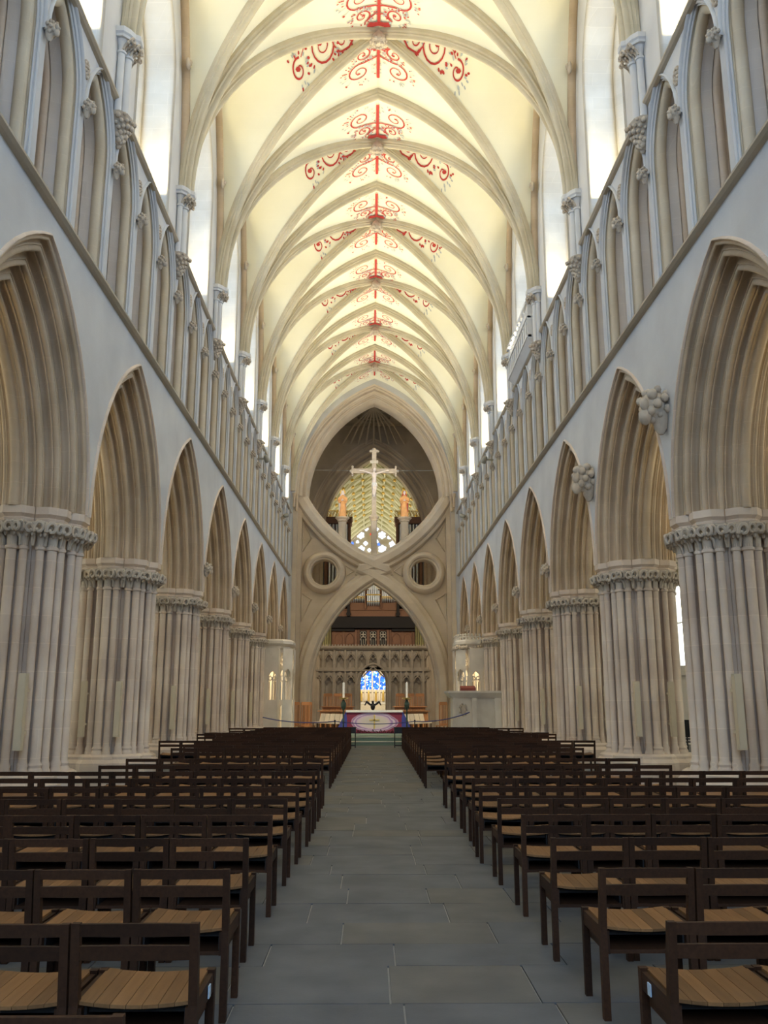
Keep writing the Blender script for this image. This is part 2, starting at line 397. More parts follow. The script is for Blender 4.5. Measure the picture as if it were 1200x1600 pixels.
# ------------------------------------------------------------------ nave walls
ORDERS = [('f', .4, 0.0), ('r', .9, 1.1), ('h', 1.3, 1.8), ('r', .5, 1.0), ('r', 1.5, 1.5), ('r', .5, 1.0), ('h', 2.0, 1.9), ('r', .5, 1.0), ('r', 1.5, 1.5), ('r', .5, 1.0), ('h', 2.0, 1.9),
          ('r', .5, 1.0), ('r', 1.5, 1.5), ('r', .5, 1.0), ('h', 1.5, 1.8), ('r', 1.0, 1.1), ('f', .4, 0.0)]
half = rolls((2.40, 0.0), (1.65, .74), (-.70, -.71), ORDERS)
prof = half+rolls((1.65, .74), (1.65, .98), (-1, 0), [('h', .4, 1), ('r', 1.2, .9), ('h', .4, 1)])+[(r, 1.72-w) for r, w in reversed(half)]
arch_me = sweep_arch(prof, SPR, 1.5, None, fw, 14).mesh('arch_moulding', 'mould', 60)
hood_me = sweep_arch([(2.40, 0), (2.395, -.02), (2.405, -.04), (2.42, -.04), (2.435, -.02), (2.445, 0)], SPR, 1.5, None, fw, 14).mesh('hood_mould', 'pier', 60)
mb = MB()
for w in (0.0, 1.72): face_arches(mb, -2.5, 2.5, SPR, STR1, [(0, 2.40, SPR, 1.5, SPR)], w, fw, 14)
span_me = mb.mesh('spandrel', 'face', fix=False)
# triforium lancets
LP, LHW, LSP, LC = BAY/3, .75, 10.95, .75
def lanc(pr, mat): return sweep_arch(pr, LSP, LC, STR1, fw, 10).mesh('lancet_moulding', mat, 50)
lanc_mes = [lanc(rolls((LHW, 0), (.70, .07), (-.8, -.6), [('f', .3, 0), ('r', .8, 1), ('h', .5, 1.3), ('r', .8, 1)]), 'face'),
            lanc([(.70, .07), (.725, .09), (.715, .11)]+rolls((.71, .11), (.60, .24), (-.77, -.64), [('r', 1, .8)], 8)+[(.63, .26), (.645, .27)], 'cream_roll'),
            lanc([(.645, .27), (.63, .29), (.58, .42), (.60, .44)], 'lavender'),
            lanc([(.60, .44)]+rolls((.58, .44), (.52, .54), (-.8, -.6), [('r', 1, .8)], 6)+[(.54, .56), (.53, .60)], 'pink'),
            lanc([(.53, .60), (.50, .62), (.48, .86), (.44, .88)]+rolls((.44, .88), (.42, .98), (-1, 0), [('r', 1, .8)], 6)+[(.44, 1.3)], 'lavender')]
lhood_me = sweep_arch([(LHW+.015, 0), (LHW+.01, -.03), (LHW+.03, -.055), (LHW+.05, -.03), (LHW+.055, 0)], LSP, LC, LSP-.05, fw, 10).mesh('lancet_hood', 'face', 60)
lback_me = MB().box(1.3, 1.35, -LHW, LHW, STR1, 12.2).mesh('lancet_back', 'pink')
mb = MB(); face_arches(mb, -2.5, 2.5, STR1, STR2+.02, [(-LP, LHW, LSP, LC, STR1), (0, LHW, LSP, LC, STR1), (LP, LHW, LSP, LC, STR1)], 0.0, fw, 10)
trif_me = mb.mesh('triforium_face', 'face', fix=False)
def knobs(mb, c, r, n, rng, k0, k1):
    for i in range(n):
        z = 1-2*(i+.5)/n; q = sqrt(1-z*z); a = i*2.39996
        mb.ball((c[0]+r[0]*q*cos(a), c[1]+r[1]*q*sin(a), c[2]+r[2]*z), rng.uniform(k0, k1), 6, 4)
def carved_head(rng, s):
    mb = MB(); mb.ball((-.04*s, 0, 0), (.10*s, .09*s, .12*s), 10, 7)
    knobs(mb, (-.03*s, 0, .01*s), (.105*s, .10*s, .12*s), 26, rng, .022*s, .042*s)
    mb.ball((-.13*s, -.06*s, -.01*s), (.035*s, .03*s, .05*s), 8, 5); mb.ball((-.12*s, -.03*s, -.09*s), (.05*s, .05*s, .07*s), 8, 5)
    mb.lathe([(.02*s, -.22*s), (.05*s, -.17*s), (.075*s, -.06*s)], 8)
    return mb
stop_me = [carved_head(rng, .9).mesh('hood_stop', 'carve', 60) for _ in range(3)]
heads_me = [carved_head(rng, 2.3).mesh('carved_head', 'carve', 60) for _ in range(2)]
mb = MB()
for k in range(12):
    a = 2*pi*k/12; mb.ball((-.02, .10*cos(a), .13*sin(a)), (.03, .035, .035), 6, 4)
for k in range(5):
    a = 2*pi*k/5; mb.ball((-.015, .05*cos(a), .06*sin(a)), (.035, .03, .035), 6, 4)
round_me = mb.mesh('carved_roundel', 'carve', 60)
# clerestory
CHW, CSP, CC = 1.50, 15.7, 1.0
cp = [(CHW, 0)]+[(CHW-.06+.06*cos(a), .03+.06*sin(a)) for a in (-.2, -.9, -1.6, -2.4, -3.1)]+[(CHW-.10, .12), (CHW-.10, .72)]
cp += [(CHW-.16+.06*cos(a), .74+.06*sin(a)) for a in (0.3, -.9, -1.6, -2.4, -3.1)]+[(1.18, .86), (1.14, 1.32)]
cler_me = sweep_arch(cp, CSP, CC, STR2+.05, fw, 10).mesh('window_reveal', 'reveal', 50)
mb = MB(); face_arches(mb, -2.5, 2.5, STR2, 20.7, [(0, CHW, CSP, CC, STR2+.05)], 0.0, fw, 10)
mb.add([fw(-CHW, 0, STR2+.05), fw(CHW, 0, STR2+.05), fw(1.2, 1.32, STR2+.35), fw(-1.2, 1.32, STR2+.35)], [(0, 1, 2, 3)])
cface_me = mb.mesh('clerestory_face', 'face', fix=False)
mb = MB(); a_ = arch(1.15, CSP, CC, STR2+.3, 10)
pane_me = MB().add([fw(u, 1.30, z) for u, z in a_], [tuple(range(len(a_)))]).mesh('pane', 'clere', fix=False)
def ring_path(c, r, n=16, fn=None): return [fn(c[0]+r*cos(2*pi*k/n), c[1]+r*sin(2*pi*k/n)) for k in range(n+1)]
mb.box(1.20, 1.30, -.05, .05, STR2+.3, 16.4)
for u in (-.575, .575):
    mb.tube([(1.25, u+p, q) for p, q in arch(.54, 15.6, .4, None, 6)], .045, 6)
mb.tube(ring_path((0, 16.85), .42, 16, lambda u, z: (1.25, u, z)), .045, 6)
for k in range(4): mb.tube(ring_path((.2*cos(pi/4+k*pi/2), 16.85+.2*sin(pi/4+k*pi/2)), .17, 10, lambda u, z: (1.25, u, z)), .025, 5)
trac_me = mb.mesh('tracery', 'face', 50)
# vault shafts, corbel, capital
vsh_me = {r: MB().lathe([(r, 11.9), (r, 13.14), (r*1.35, 13.15), (r*1.35, 13.19), (r, 13.2), (r*1.1, 13.3), (r*1.7, 13.44)], 12).mesh('vault_shaft', 'face', 50) for r in (.085, .065)}
mb = MB(); r2 = random.Random(5)
for sx, yy in ((-.16, 0), (-.09, .17), (-.09, -.17)):
    b = MB(); stiff_leaf(b, .06, 0, 13.2, .24, .14, r2, 3, .075, .032)
    mb.join(b, lambda x, y, z, sx=sx, yy=yy: (sx-x, yy+y, z))
vcap_me = mb.mesh('vault_capital', 'carve', 60)
pl = [(0.05, -.36), (-.14, -.36), (-.24, -.26), (-.30, -.14), (-.38, -.10), (-.38, .10), (-.30, .14), (-.24, .26), (-.14, .36), (.05, .36)]
vaba_me = MB().loft([loop_poly([(a*.86, b*.9) for a, b in pl], 13.42), loop_poly([(a*.9, b*.92) for a, b in pl], 13.47), loop_poly(pl, 13.50), loop_poly(pl, 13.60)]).mesh('vault_abacus', 'face')
mb = MB(); mb.lathe([(.03, 11.42), (.08, 11.5), (.13, 11.65), (.2, 11.84), (.24, 11.93)], 10, (-.06, 0, 0), 1, 1.25)
for q in range(34):
    h = (q+.5)/34; a = pi*.5+pi*((q*.618) % 1); rr = .04+.22*h
    mb.ball((-.06+rr*cos(a), 1.25*rr*sin(a), 11.43+.47*h), r2.uniform(.035, .06), 6, 4)
corb_me = mb.mesh('foliate_corbel', 'carve', 60)
lamp_body = MB().box(-.16, .16, -.1, .1, .12, .34).mesh('lamp_housing', 'greycase'); lamp_leg = MB().box(-.19, -.165, -.03, .03, 0, .26).box(.165, .19, -.03, .03, 0, .26).box(-.19, .19, -.06, .06, 0, .02).mesh('yoke', 'greycase')
win_n = 0
WALL = {}
for side in (-1, 1):
    sn = 'right' if side > 0 else 'left'; sname = 'pulpit side' if side > 0 else 'side opposite the pulpit'
    m = (side, 1, 1)
    wl = ob('wall_'+sn, None, None, (side*WX, 0, 0), 0, m, 'structure', f'pale nave wall of arcade, lancet gallery and clerestory on the {sname}', 'wall'); WALL[side] = wl
    for zz, hh, pj in ((STR1, .055, .12), (STR2, .05, .10)):
        mb = MB()
        for a, b in ((Y0, Y1),):
            pr = [(0, -hh), (-pj*.6, -hh*.8), (-pj, -hh*.2), (-pj, hh*.5), (-pj*.5, hh), (0, hh)]
            mb.loft([[(w, a, zz+z) for w, z in pr], [(w, b, zz+z) for w, z in pr]])
        ob('string_course', mb.mesh('string_course', 'tower'), wl)
    for i in range(len(PY)-1):
        ym = PY[i]+BAY/2
        ob('spandrel', span_me, wl, (0, ym, 0)); ob('arch_moulding', arch_me, wl, (0, ym, 0)); ob('hood_mould', hood_me, wl, (0, ym, 0))
        ob('triforium_face', trif_me, wl, (0, ym, 0)); ob('clerestory_face', cface_me, wl, (0, ym, 0)); ob('window_reveal', cler_me, wl, (0, ym, 0))
        for q in (-1, 0, 1):
            [ob('lancet_moulding', lm_, wl, (0, ym+q*LP, 0)) for lm_ in lanc_mes]; ob('lancet_hood', lhood_me, wl, (0, ym+q*LP, 0)); ob('lancet_back', lback_me, wl, (0, ym+q*LP, 0))
            ob('hood_stop', stop_me[(i+q) % 3], wl, (-.08, ym+(q-.5)*LP, 10.93))
            ob('carved_roundel', round_me, wl, (0, ym+(q-.5)*LP, 11.62))
        win_n += 1
        wn = ob(f'window_{win_n}', None, None, (side*WX, ym, 0), 0, m, 'structure', f'bright clerestory window, {ORD[len(PY)-2-i]} from the scissor arch on the {sname}', 'window')
        ob('pane', pane_me, wn); ob('tracery', trac_me, wn)
        # floodlight on the sill
        fl = thing('floodlight', f'floodlight on sill of {ORD[len(PY)-2-i]} clerestory window from scissor arch, ' + ('pulpit side' if side > 0 else 'opposite pulpit'), 'lamp', (side*(WX+.45), ym+1.12, STR2+.17), group='clerestory floodlights')
        ob('lamp_housing', lamp_body, fl); ob('yoke', lamp_leg, fl)
        ld = bpy.data.lights.new('flood_lamp', 'AREA'); ld.shape = 'RECTANGLE'; ld.size = .5; ld.size_y = .3; ld.energy = UP_W; ld.color = WARM; ld.spread = radians(130)
        lo = ob('flood_lamp', ld, fl, (0, 0, .38)); lo.rotation_euler = Vector((side*.55, .55, -1.0)).to_track_quat('Z', 'Y').to_euler()
    for i, py in enumerate(PY[:-1]):
        for r, x, yy in ((.085, -.13, 0), (.065, -.07, .17), (.065, -.07, -.17)): ob('vault_shaft', vsh_me[r], wl, (x, py+yy, 0))
        ob('vault_capital', vcap_me, wl, (0, py, 0)); ob('vault_abacus', vaba_me, wl, (0, py, 0)); ob('foliate_corbel', corb_me, wl, (0, py, 0))
        if side > 0 and i in (2, 3):
            ob('carved_head', heads_me[i-2], wl, (-.10, py, 6.55), label='large carved foliage head between two arches')
        elif i >= 4: ob('hood_stop', stop_me[i % 3], wl, (-.10, py, 5.25), sc=(1.2, 1.2, 1.2))
# plain west part of the nave, west wall with three tall lancets of daylight
for side in (-1, 1):
    sn = 'right' if side > 0 else 'left'
    ob('wall_west_'+sn, MB().box(side*WX, side*(WX+.5), -9, Y0-1.1, 0, 21).box(side*WX, side*(WX+.5), Y0-1.1, Y0, 4.61, 21).mesh('wall', 'face'), kind='structure', label=f'plain west end nave wall on the {"pulpit side" if side > 0 else "side opposite the pulpit"}', cat='wall')
    # aisle outer wall
    mb = MB(); fa = lambda u, w, z, s=side: (s*(12.5+w), u, z); holes = [(PY[i]+BAY/2, .95, 6.2, .5, 3.1) for i in range(len(PY)-1)]
    face_arches(mb, Y0-4, Y1+1, 0, 9.2, holes, 0, fa, 8); mb.box(side*12.4, side*12.52, Y0-4, Y1+1, 2.7, 2.85)
    aw = ob('wall_aisle_'+sn, mb.mesh('wall', 'face', fix=False), kind='structure', label=f'aisle outer wall on the {"pulpit side" if side > 0 else "side opposite the pulpit"}', cat='wall')
    rv = sweep_arch([(.95, 0), (.80, .4), (.80, .5)], 6.2, .5, 3.1, lambda u, w, z, s=side: (s*(12.5+w), u, z), 8).mesh('window_reveal', 'face', 40)
    av = arch(.8, 6.2, .5, 3.1, 8); pn = MB().add([(side*12.98, u, z) for u, z in av], [tuple(range(len(av)))]).mesh('pane', 'aislelight', fix=False)
    bar = MB().box(side*12.90, side*12.96, -.05, .05, 3.1, 7.1).box(side*12.90, side*12.96, -.8, .8, 4.9, 4.96).mesh('mullion', 'face')
    for i in range(len(PY)-1):
        win_n += 1; ym = PY[i]+BAY/2
        wn = ob(f'window_{win_n}', None, None, (0, ym, 0), 0, None, 'structure', f'aisle window, {ORD[len(PY)-2-i]} from the scissor arch on the {"pulpit side" if side > 0 else "side opposite the pulpit"}', 'window')
        ob('pane', pn, wn); ob('window_reveal', rv, wn); ob('mullion', bar, wn)
    for yy, nm in ((Y0-4, 'west'), (Y1+1, 'east')):
        ob(f'wall_aisle_{nm}_{sn}', MB().box(side*6.8, side*12.6, yy-.1, yy, 0, 9.2).mesh('wall', 'face'), kind='structure', label=f'{nm} end wall of the aisle on the {"pulpit side" if side > 0 else "side opposite the pulpit"}', cat='wall')
mb = MB(); fwst = lambda u, w, z: (u, -9-w, z)
hw_ = [(-2.6, .8, 13.5, .6, 5.0), (0, .95, 15.0, .7, 5.0), (2.6, .8, 13.5, .6, 5.0)]
face_arches(mb, -WX-.5, WX+.5, 0, 21, hw_, 0, fwst, 8)
ob('wall_west', mb.mesh('wall', 'face', fix=False), kind='structure', label='west wall with three tall lancet windows', cat='wall')
for uc, hw, sp, c, base in hw_:
    win_n += 1; a_ = arch(hw, sp, c, base, 8)
    wn = ob(f'window_{win_n}', sweep_arch([(hw, 0), (hw, .4)], sp, c, base, lambda u, w, z: (u+uc, -9-w, z), 8).mesh('reveal', 'face'), kind='structure', label='tall west lancet window', cat='window', group='west lancets')
    ob('pane', MB().add([(u+uc, -9.3, z) for u, z in a_], [tuple(range(len(a_)))]).mesh('pane', 'westlight', fix=False), wn)

# ------------------------------------------------------------------ vaults
def web_mesh(A, HB, fz, name, mat, n=12, m=10):
    mb = MB(); qs = [sin(pi/2*j/m) for j in range(-m, m+1)]; ss = [sin(pi/2*i/n) for i in range(n+1)]
    for sg in (-1, 1):
        mb.grid([[(s*A*q, sg*s*HB, fz(s*abs(q))) for q in qs] for s in ss])
        mb.grid([[(sg*s*A, s*HB*q, fz(s*abs(q))) for q in qs] for s in ss])
    return mb.mesh(name, mat, 25, fix=False)
SEC = [(-.17, .05), (-.17, -.09), (-.12, -.13), (-.13, -.19), (-.08, -.22), (-.07, -.29), (-.03, -.33), (.03, -.33), (.07, -.29), (.08, -.22), (.13, -.19), (.12, -.13), (.17, -.09), (.17, .05)]
def rib(mb, path, k=1.0, sec=SEC):
    path = [Vector(p) for p in path]; loops = []
    d = path[-1]-path[0]; side = Vector((d.y, -d.x, 0)).normalized()
    for i, p in enumerate(path):
        t = (path[min(i+1, len(path)-1)]-path[max(0, i-1)]).normalized(); nn = side.cross(t)
        if nn.z < 0 and abs(t.z) < .98: nn = -nn
        c = p
        loops.append((c, nn))
    # keep normals pointing to the outside of the arch
    mid = (path[0]+path[-1])/2
    out = []
    for c, nn in loops:
        if nn.dot(c-mid+Vector((0, 0, 1e-3))) < 0: nn = -nn
        out.append([c+side*a*k+nn*b*k for a, b in sec])
    return mb.loft(out)
N_ = 26
tq = [sin(pi/2*j/N_) for j in range(-N_, N_+1)]
web_me = web_mesh(VA, BAY/2, P, 'vault_web', 'web', 26, 22)
mb = MB()
tl = [sin(pi/2*j/N_) for j in range(0, N_+1)]
def halfrib(endx, endy, k, sec=SEC, fz=P):     # from the crown to a springer
    b = MB(); pts = [Vector((endx*t, endy*t, fz(t))) for t in tl]
    side = Vector((endy, -endx, 0)).normalized(); loops = []
    for i, p in enumerate(pts):
        t = (pts[min(i+1, N_)]-pts[max(0, i-1)]).normalized()
        nn = side.cross(t)
        if i == 0: nn = Vector((0, 0, 1))
        if nn.dot(Vector((endx, endy, 1.0))) < 0: nn = -nn
        loops.append([p+side*a*k+nn*b_*k for a, b_ in sec])
    return b.loft(loops)
trib_me = MB().join(halfrib(VA, 0, .88)).join(halfrib(-VA, 0, .88)).mesh('transverse_rib', 'rib', 45)
drib_me = [MB().join(halfrib(VA, s*BAY/2, .76)).join(halfrib(-VA, -s*BAY/2, .76)).mesh('diagonal_rib', 'rib', 45) for s in (-1, 1)]
WSEC = [(-.10, .02), (-.10, -.06), (-.04, -.10), (.04, -.10), (.10, -.06), (.10, .02)]
wrib_me = MB().join(halfrib(0, BAY/2, 1.0, WSEC)).join(halfrib(0, -BAY/2, 1.0, WSEC)).mesh('wall_rib', 'mould', 45)
mb = MB(); mb.lathe([(.05, -.46), (.16, -.44), (.24, -.36), (.25, -.26), (.18, -.15), (.15, 0)], 12)
for q in range(26):
    a = 2*pi*q/13+.2*(q % 2); rr = .12 if q < 13 else .22; mb.ball((rr*cos(a), rr*sin(a), -.45 if q < 13 else -.37), r2.uniform(.035, .06), 6, 4)
boss_me = mb.mesh('boss', 'carve', 60)
lboss_me = MB().ball((0, 0, 0), (.06, .12, .16), 8, 5).ball((-.05, 0, .03), (.05, .07, .08), 6, 4).mesh('wall_rib_head', 'carve', 60)
ceil = thing('ceiling', 'cream ribbed vault with painted red scrollwork over the nave', 'vault', kind='structure')
def VZ(x, y):
    return P(min(abs(x)/VA, abs(y)/(BAY/2)))
def ribbon(mb, pts, w, off=.03, taper=True):
    n = len(pts)
    if n < 2: return
    L = []; R_ = []
    for i, (x, y) in enumerate(pts):
        a = pts[max(0, i-1)]; b = pts[min(n-1, i+1)]; dx, dy = b[0]-a[0], b[1]-a[1]; l = sqrt(dx*dx+dy*dy) or 1
        k = w/2*((1-.55*i/(n-1)) if taper else 1)
        for s, lst in ((1, L), (-1, R_)):
            px, py = x-s*dy/l*k, y+s*dx/l*k; lst.append((px, py, VZ(px, py)-off))
    mb.grid([L, R_])
def dot(mb, x, y, r, off=.032, n=6, st=1.0, ang=0.0):
    pts = [(x+r*cos(2*pi*k/n)*cos(ang)-r*st*sin(2*pi*k/n)*sin(ang), y+r*cos(2*pi*k/n)*sin(ang)+r*st*sin(2*pi*k/n)*cos(ang)) for k in range(n)]
    mb.add([(a, b, VZ(a, b)-off) for a, b in pts], [tuple(range(n))])
def spiral(cx, cy, r0, a0, turns, dirn, n=26):
    return [(cx+r0*(1-.82*i/n)*cos(a0+dirn*2*pi*turns*i/n), cy+r0*(1-.82*i/n)*sin(a0+dirn*2*pi*turns*i/n)) for i in range(n+1)]
def motif(y0, d, base):
    """tree of scrolls on the ridge from y0 in direction d"""
    red, blu = MB(), MB(); rg = random.Random(9)
    ribbon(red, [(0, y0+d*t) for t in (0, .5, 1.0, 1.5)], .085, .045, False)
    if base:
        ribbon(red, [(-.30, y0+d*.02), (-.15, y0-d*.06), (0, y0-d*.08), (.15, y0-d*.06), (.30, y0+d*.02)], .15, .045, False)
    for sx in (-1, 1):
        for (bx, by, cx, cy, r, trn) in ((.0, .25, .46, .36, .24, 1.3), (.0, .55, .56, 1.02, .36, 1.5)):
            cy_ = y0+d*cy
            sp = spiral(sx*cx, cy_, r, atan2(-d*1.0, -sx*.4), trn, -sx*d if by < .4 else sx*d)
            ribbon(red, [(0, y0+d*by), (sx*.10, y0+d*(by+.06))]+sp, .05)
            dot(red, sp[-1][0], sp[-1][1], .06, st=.6)
            for q in range(34):
                a = rg.uniform(0, 2*pi); rr = r*rg.uniform(1.12, 1.6)
                x, y = sx*cx+rr*cos(a), cy_+rr*sin(a)
                if abs(x) > .05: (dot(red, x, y, .034, st=.6, ang=a) if rg.random() < .45 else dot(blu, x, y, .045, st=.5, ang=a))
                if q % 3 == 0 and abs(x) > .08: ribbon(blu, [(sx*cx+r*cos(a), cy_+r*sin(a)), (x, y)], .02)
    return red, blu
def sidemotif(sx):
    red, blu = MB(), MB(); rg = random.Random(4)
    # lateral cell: region |y|/2.5 < |x|/4.75
    for (cx, cy, r, a0, trn, dr) in ((1.05, .16, .20, pi, 1.2, 1), (1.65, .28, .36, pi, 1.6, -1), (2.30, .72, .22, -pi/2, 1.2, 1), (2.35, .05, .22, pi/2, 1.2, -1)):
        sp = spiral(sx*cx, cy, r, a0 if sx > 0 else pi-a0, trn, dr*sx); ribbon(red, sp, .045)
        dot(red, sp[-1][0], sp[-1][1], .08, st=.6)
        for q in range(22):
            a = rg.uniform(0, 2*pi); rr = r*rg.uniform(1.15, 1.6); x, y = sx*cx+rr*cos(a), cy+rr*sin(a)
            if abs(y)/2.5 < abs(x)/4.75-.05: (dot(red, x, y, .042, st=.6, ang=a) if rg.random() < .6 else dot(blu, x, y, .045, st=.45, ang=a))
    ribbon(red, [(sx*.7, .1), (sx*.85, .3), (sx*1.1, .40), (sx*1.28, .28), (sx*1.4, 0.0), (sx*1.6, -.16), (sx*1.9, -.1), (sx*2.1, .2), (sx*2.25, .5)], .045)
    return red, blu
paint = []
for args in ((-.42, -1, True), (.34, 1, False)):
    a, b = motif(*args); paint += [a.mesh('painted_scroll', 'red', fix=False), b.mesh('painted_leaves', 'bluegrey', fix=False)]
for sx in (-1, 1):
    a, b = sidemotif(sx); paint += [a.mesh('painted_scroll', 'red', fix=False), b.mesh('painted_leaves', 'bluegrey', fix=False)]
VY = [PY[0]-BAY*k for k in (3, 2, 1)]+PY
for i in range(len(VY)-1):
    ym = VY[i]+BAY/2
    ob('vault_web', web_me, ceil, (0, ym, 0))
    if VY[i] < PY[0]: continue
    ob('diagonal_rib', drib_me[0], ceil, (0, ym, 0)); ob('diagonal_rib', drib_me[1], ceil, (0, ym, 0))
    ob('transverse_rib', trib_me, ceil, (0, VY[i], 0))
    ob('boss', boss_me, ceil, (0, ym, VTOP))
    for s in (-1, 1):
        ob('wall_rib', wrib_me, ceil, (s*(VA-.04), ym, 0))
        ob('wall_rib_head', lboss_me, ceil, (s*(VA-.14), ym+1.9, 16.7), sc=(s, 1, 1))
    for me in paint: ob(me.name.split('.')[0], me, ceil, (0, ym, 0), kind='stuff')
AA, AS = 2.87, 4.7
AR = (AA**2+3.7**2)/(2*AA); ACc = AR-AA
def PA(t): return AS+sqrt(max(0, AR*AR-(t*AA+ACc)**2))
aweb = web_mesh(AA, BAY/2, PA, 'aisle_web', 'web', 8, 8)
adr = [MB().join(halfrib(AA, s*BAY/2, .6, SEC, PA)).join(halfrib(-AA, -s*BAY/2, .6, SEC, PA)).mesh('aisle_rib', 'rib', 45) for s in (-1, 1)]
atr = MB().join(halfrib(AA, 0, .7, SEC, PA)).join(halfrib(-AA, 0, .7, SEC, PA)).mesh('aisle_rib', 'rib', 45)
for side in (-1, 1):
    sname = 'pulpit side' if side > 0 else 'side opposite the pulpit'
    ac = thing('ceiling_aisle_'+('right' if side > 0 else 'left'), f'ribbed vault of the aisle on the {sname}', 'vault', kind='structure')
    for i in range(len(PY)-1):
        ym = PY[i]+BAY/2; l = (side*9.63, ym, 0)
        ob('aisle_web', aweb, ac, l); ob('aisle_rib', adr[0], ac, l); ob('aisle_rib', adr[1], ac, l); ob('aisle_rib', atr, ac, (side*9.63, PY[i], 0))
        ld = bpy.data.lights.new('aisle_lamp', 'AREA'); ld.shape = 'DISK'; ld.size = .4; ld.energy = AISLE_W; ld.color = WARM
        al = thing('spotlight', f'small grey spotlight in the aisle behind the {ORD[len(PY)-2-i]} pier from the scissor arch, {sname}'.replace('small grey ', ''), 'lamp', (side*(PCX+1.2), PY[i], 4.75), group='aisle spotlights')
        ob('lamp_housing', MB().lathe([(.07, -.14), (.09, -.1), (.1, .1), (.1, .12)], 10).box(-.34*side if side > 0 else .0, .0 if side > 0 else .34, -.02, .02, -.12, -.08).mesh('lamp_housing', 'greycase'), al)
        lo = ob('aisle_lamp', ld, al, (side*.05, .0, .2)); lo.rotation_euler = (0, radians(180-25*side), 0)

# ------------------------------------------------------------------ crossing: tower arch, scissor arch, choir beyond
YC = 50.0
fx = lambda u, w, z: (u, Y1+w, z)
mb = MB(); face_arches(mb, -7, 7, 0, 21.2, [(0, 4.55, 13.3, 2.69, 0)], 0, fx, 16)
wall_e = ob('wall_east', mb.mesh('wall', 'face', fix=False), kind='structure', label='crossing wall with great pointed tower arch at end of nave', cat='wall')
tp = rolls((4.55, 0), (3.86, 1.0), (-.82, -.57), [('f', 1, 0), ('r', 1.0, 1), ('h', 1.0, 1), ('r', 1.6, .9), ('f', 1.2, -.03), ('h', .8, .8), ('r', 1.2, 1), ('f', 1.6, 0)])
ob('arch_moulding', sweep_arch(tp+[(3.86, 1.9)], 13.3, 2.69, None, fx, 18).mesh('tower_arch', 'scissor', 45), wall_e)
for s in (-1, 1):
    ob('pilaster', MB().box(s*4.38, s*4.62, Y1-.05, Y1+1.9, 0, 13.3).box(s*4.15, s*4.4, Y1+.45, Y1+1.75, 0, 13.3).mesh('pilaster', 'scissor'), wall_e)
    mb = MB()
    for yy in (-.22, 0, .22): mb.lathe([(.05, 12.3), (.09, 12.42), (.08, 12.5), (.08, 13.0), (.1, 13.02), (.1, 13.06), (.09, 13.1), (.15, 13.3)], 10, (s*4.45, Y1-.08+yy*.3, 0)) if yy == 0 else mb.lathe([(.07, 12.5), (.07, 13.0), (.12, 13.3)], 8, (s*(4.5+.06), Y1-.1+yy, 0))
    ob('corbel_shaft', mb.mesh('corbel_shaft', 'mould', 50), wall_e)
sc_ = thing('scissor_arch', 'great stone scissor arch with inverted upper arch and two round eyes', 'arch', (0, YC, 0))
BSEC = [(0, -.30), (.06, -.42), (.16, -.44), (.20, -.54), (.30, -.62), (.62, -.62), (.72, -.54), (.76, -.44), (.92, -.42), (1.0, -.30), (1.0, .30), (.92, .42), (.76, .44), (.72, .54), (.62, .62), (.30, .62), (.20, .54), (.16, .44), (.06, .42)]
def band(pts, sg):
    """pts (x, z) along the clean edge; the section grows to the sg side"""
    loops = []
    for i, (x, z) in enumerate(pts):
        a = pts[max(0, i-1)]; b = pts[min(len(pts)-1, i+1)]; dx, dz = b[0]-a[0], b[1]-a[1]; l = sqrt(dx*dx+dz*dz)
        nx, nz = -dz/l*sg, dx/l*sg
        loops.append([(x+nx*o, w, z+nz*o) for o, w in BSEC])
    return MB().loft(loops)
# lower arch, two legs
R = 3.42+3.55; th = acos(3.55/R)
lowpts = [(3.42, 0), (3.42, 1.1), (3.42, 2.2)]+[(-3.55+R*cos(th*i/18), 2.2+R*sin(th*i/18)) for i in range(1, 22)]
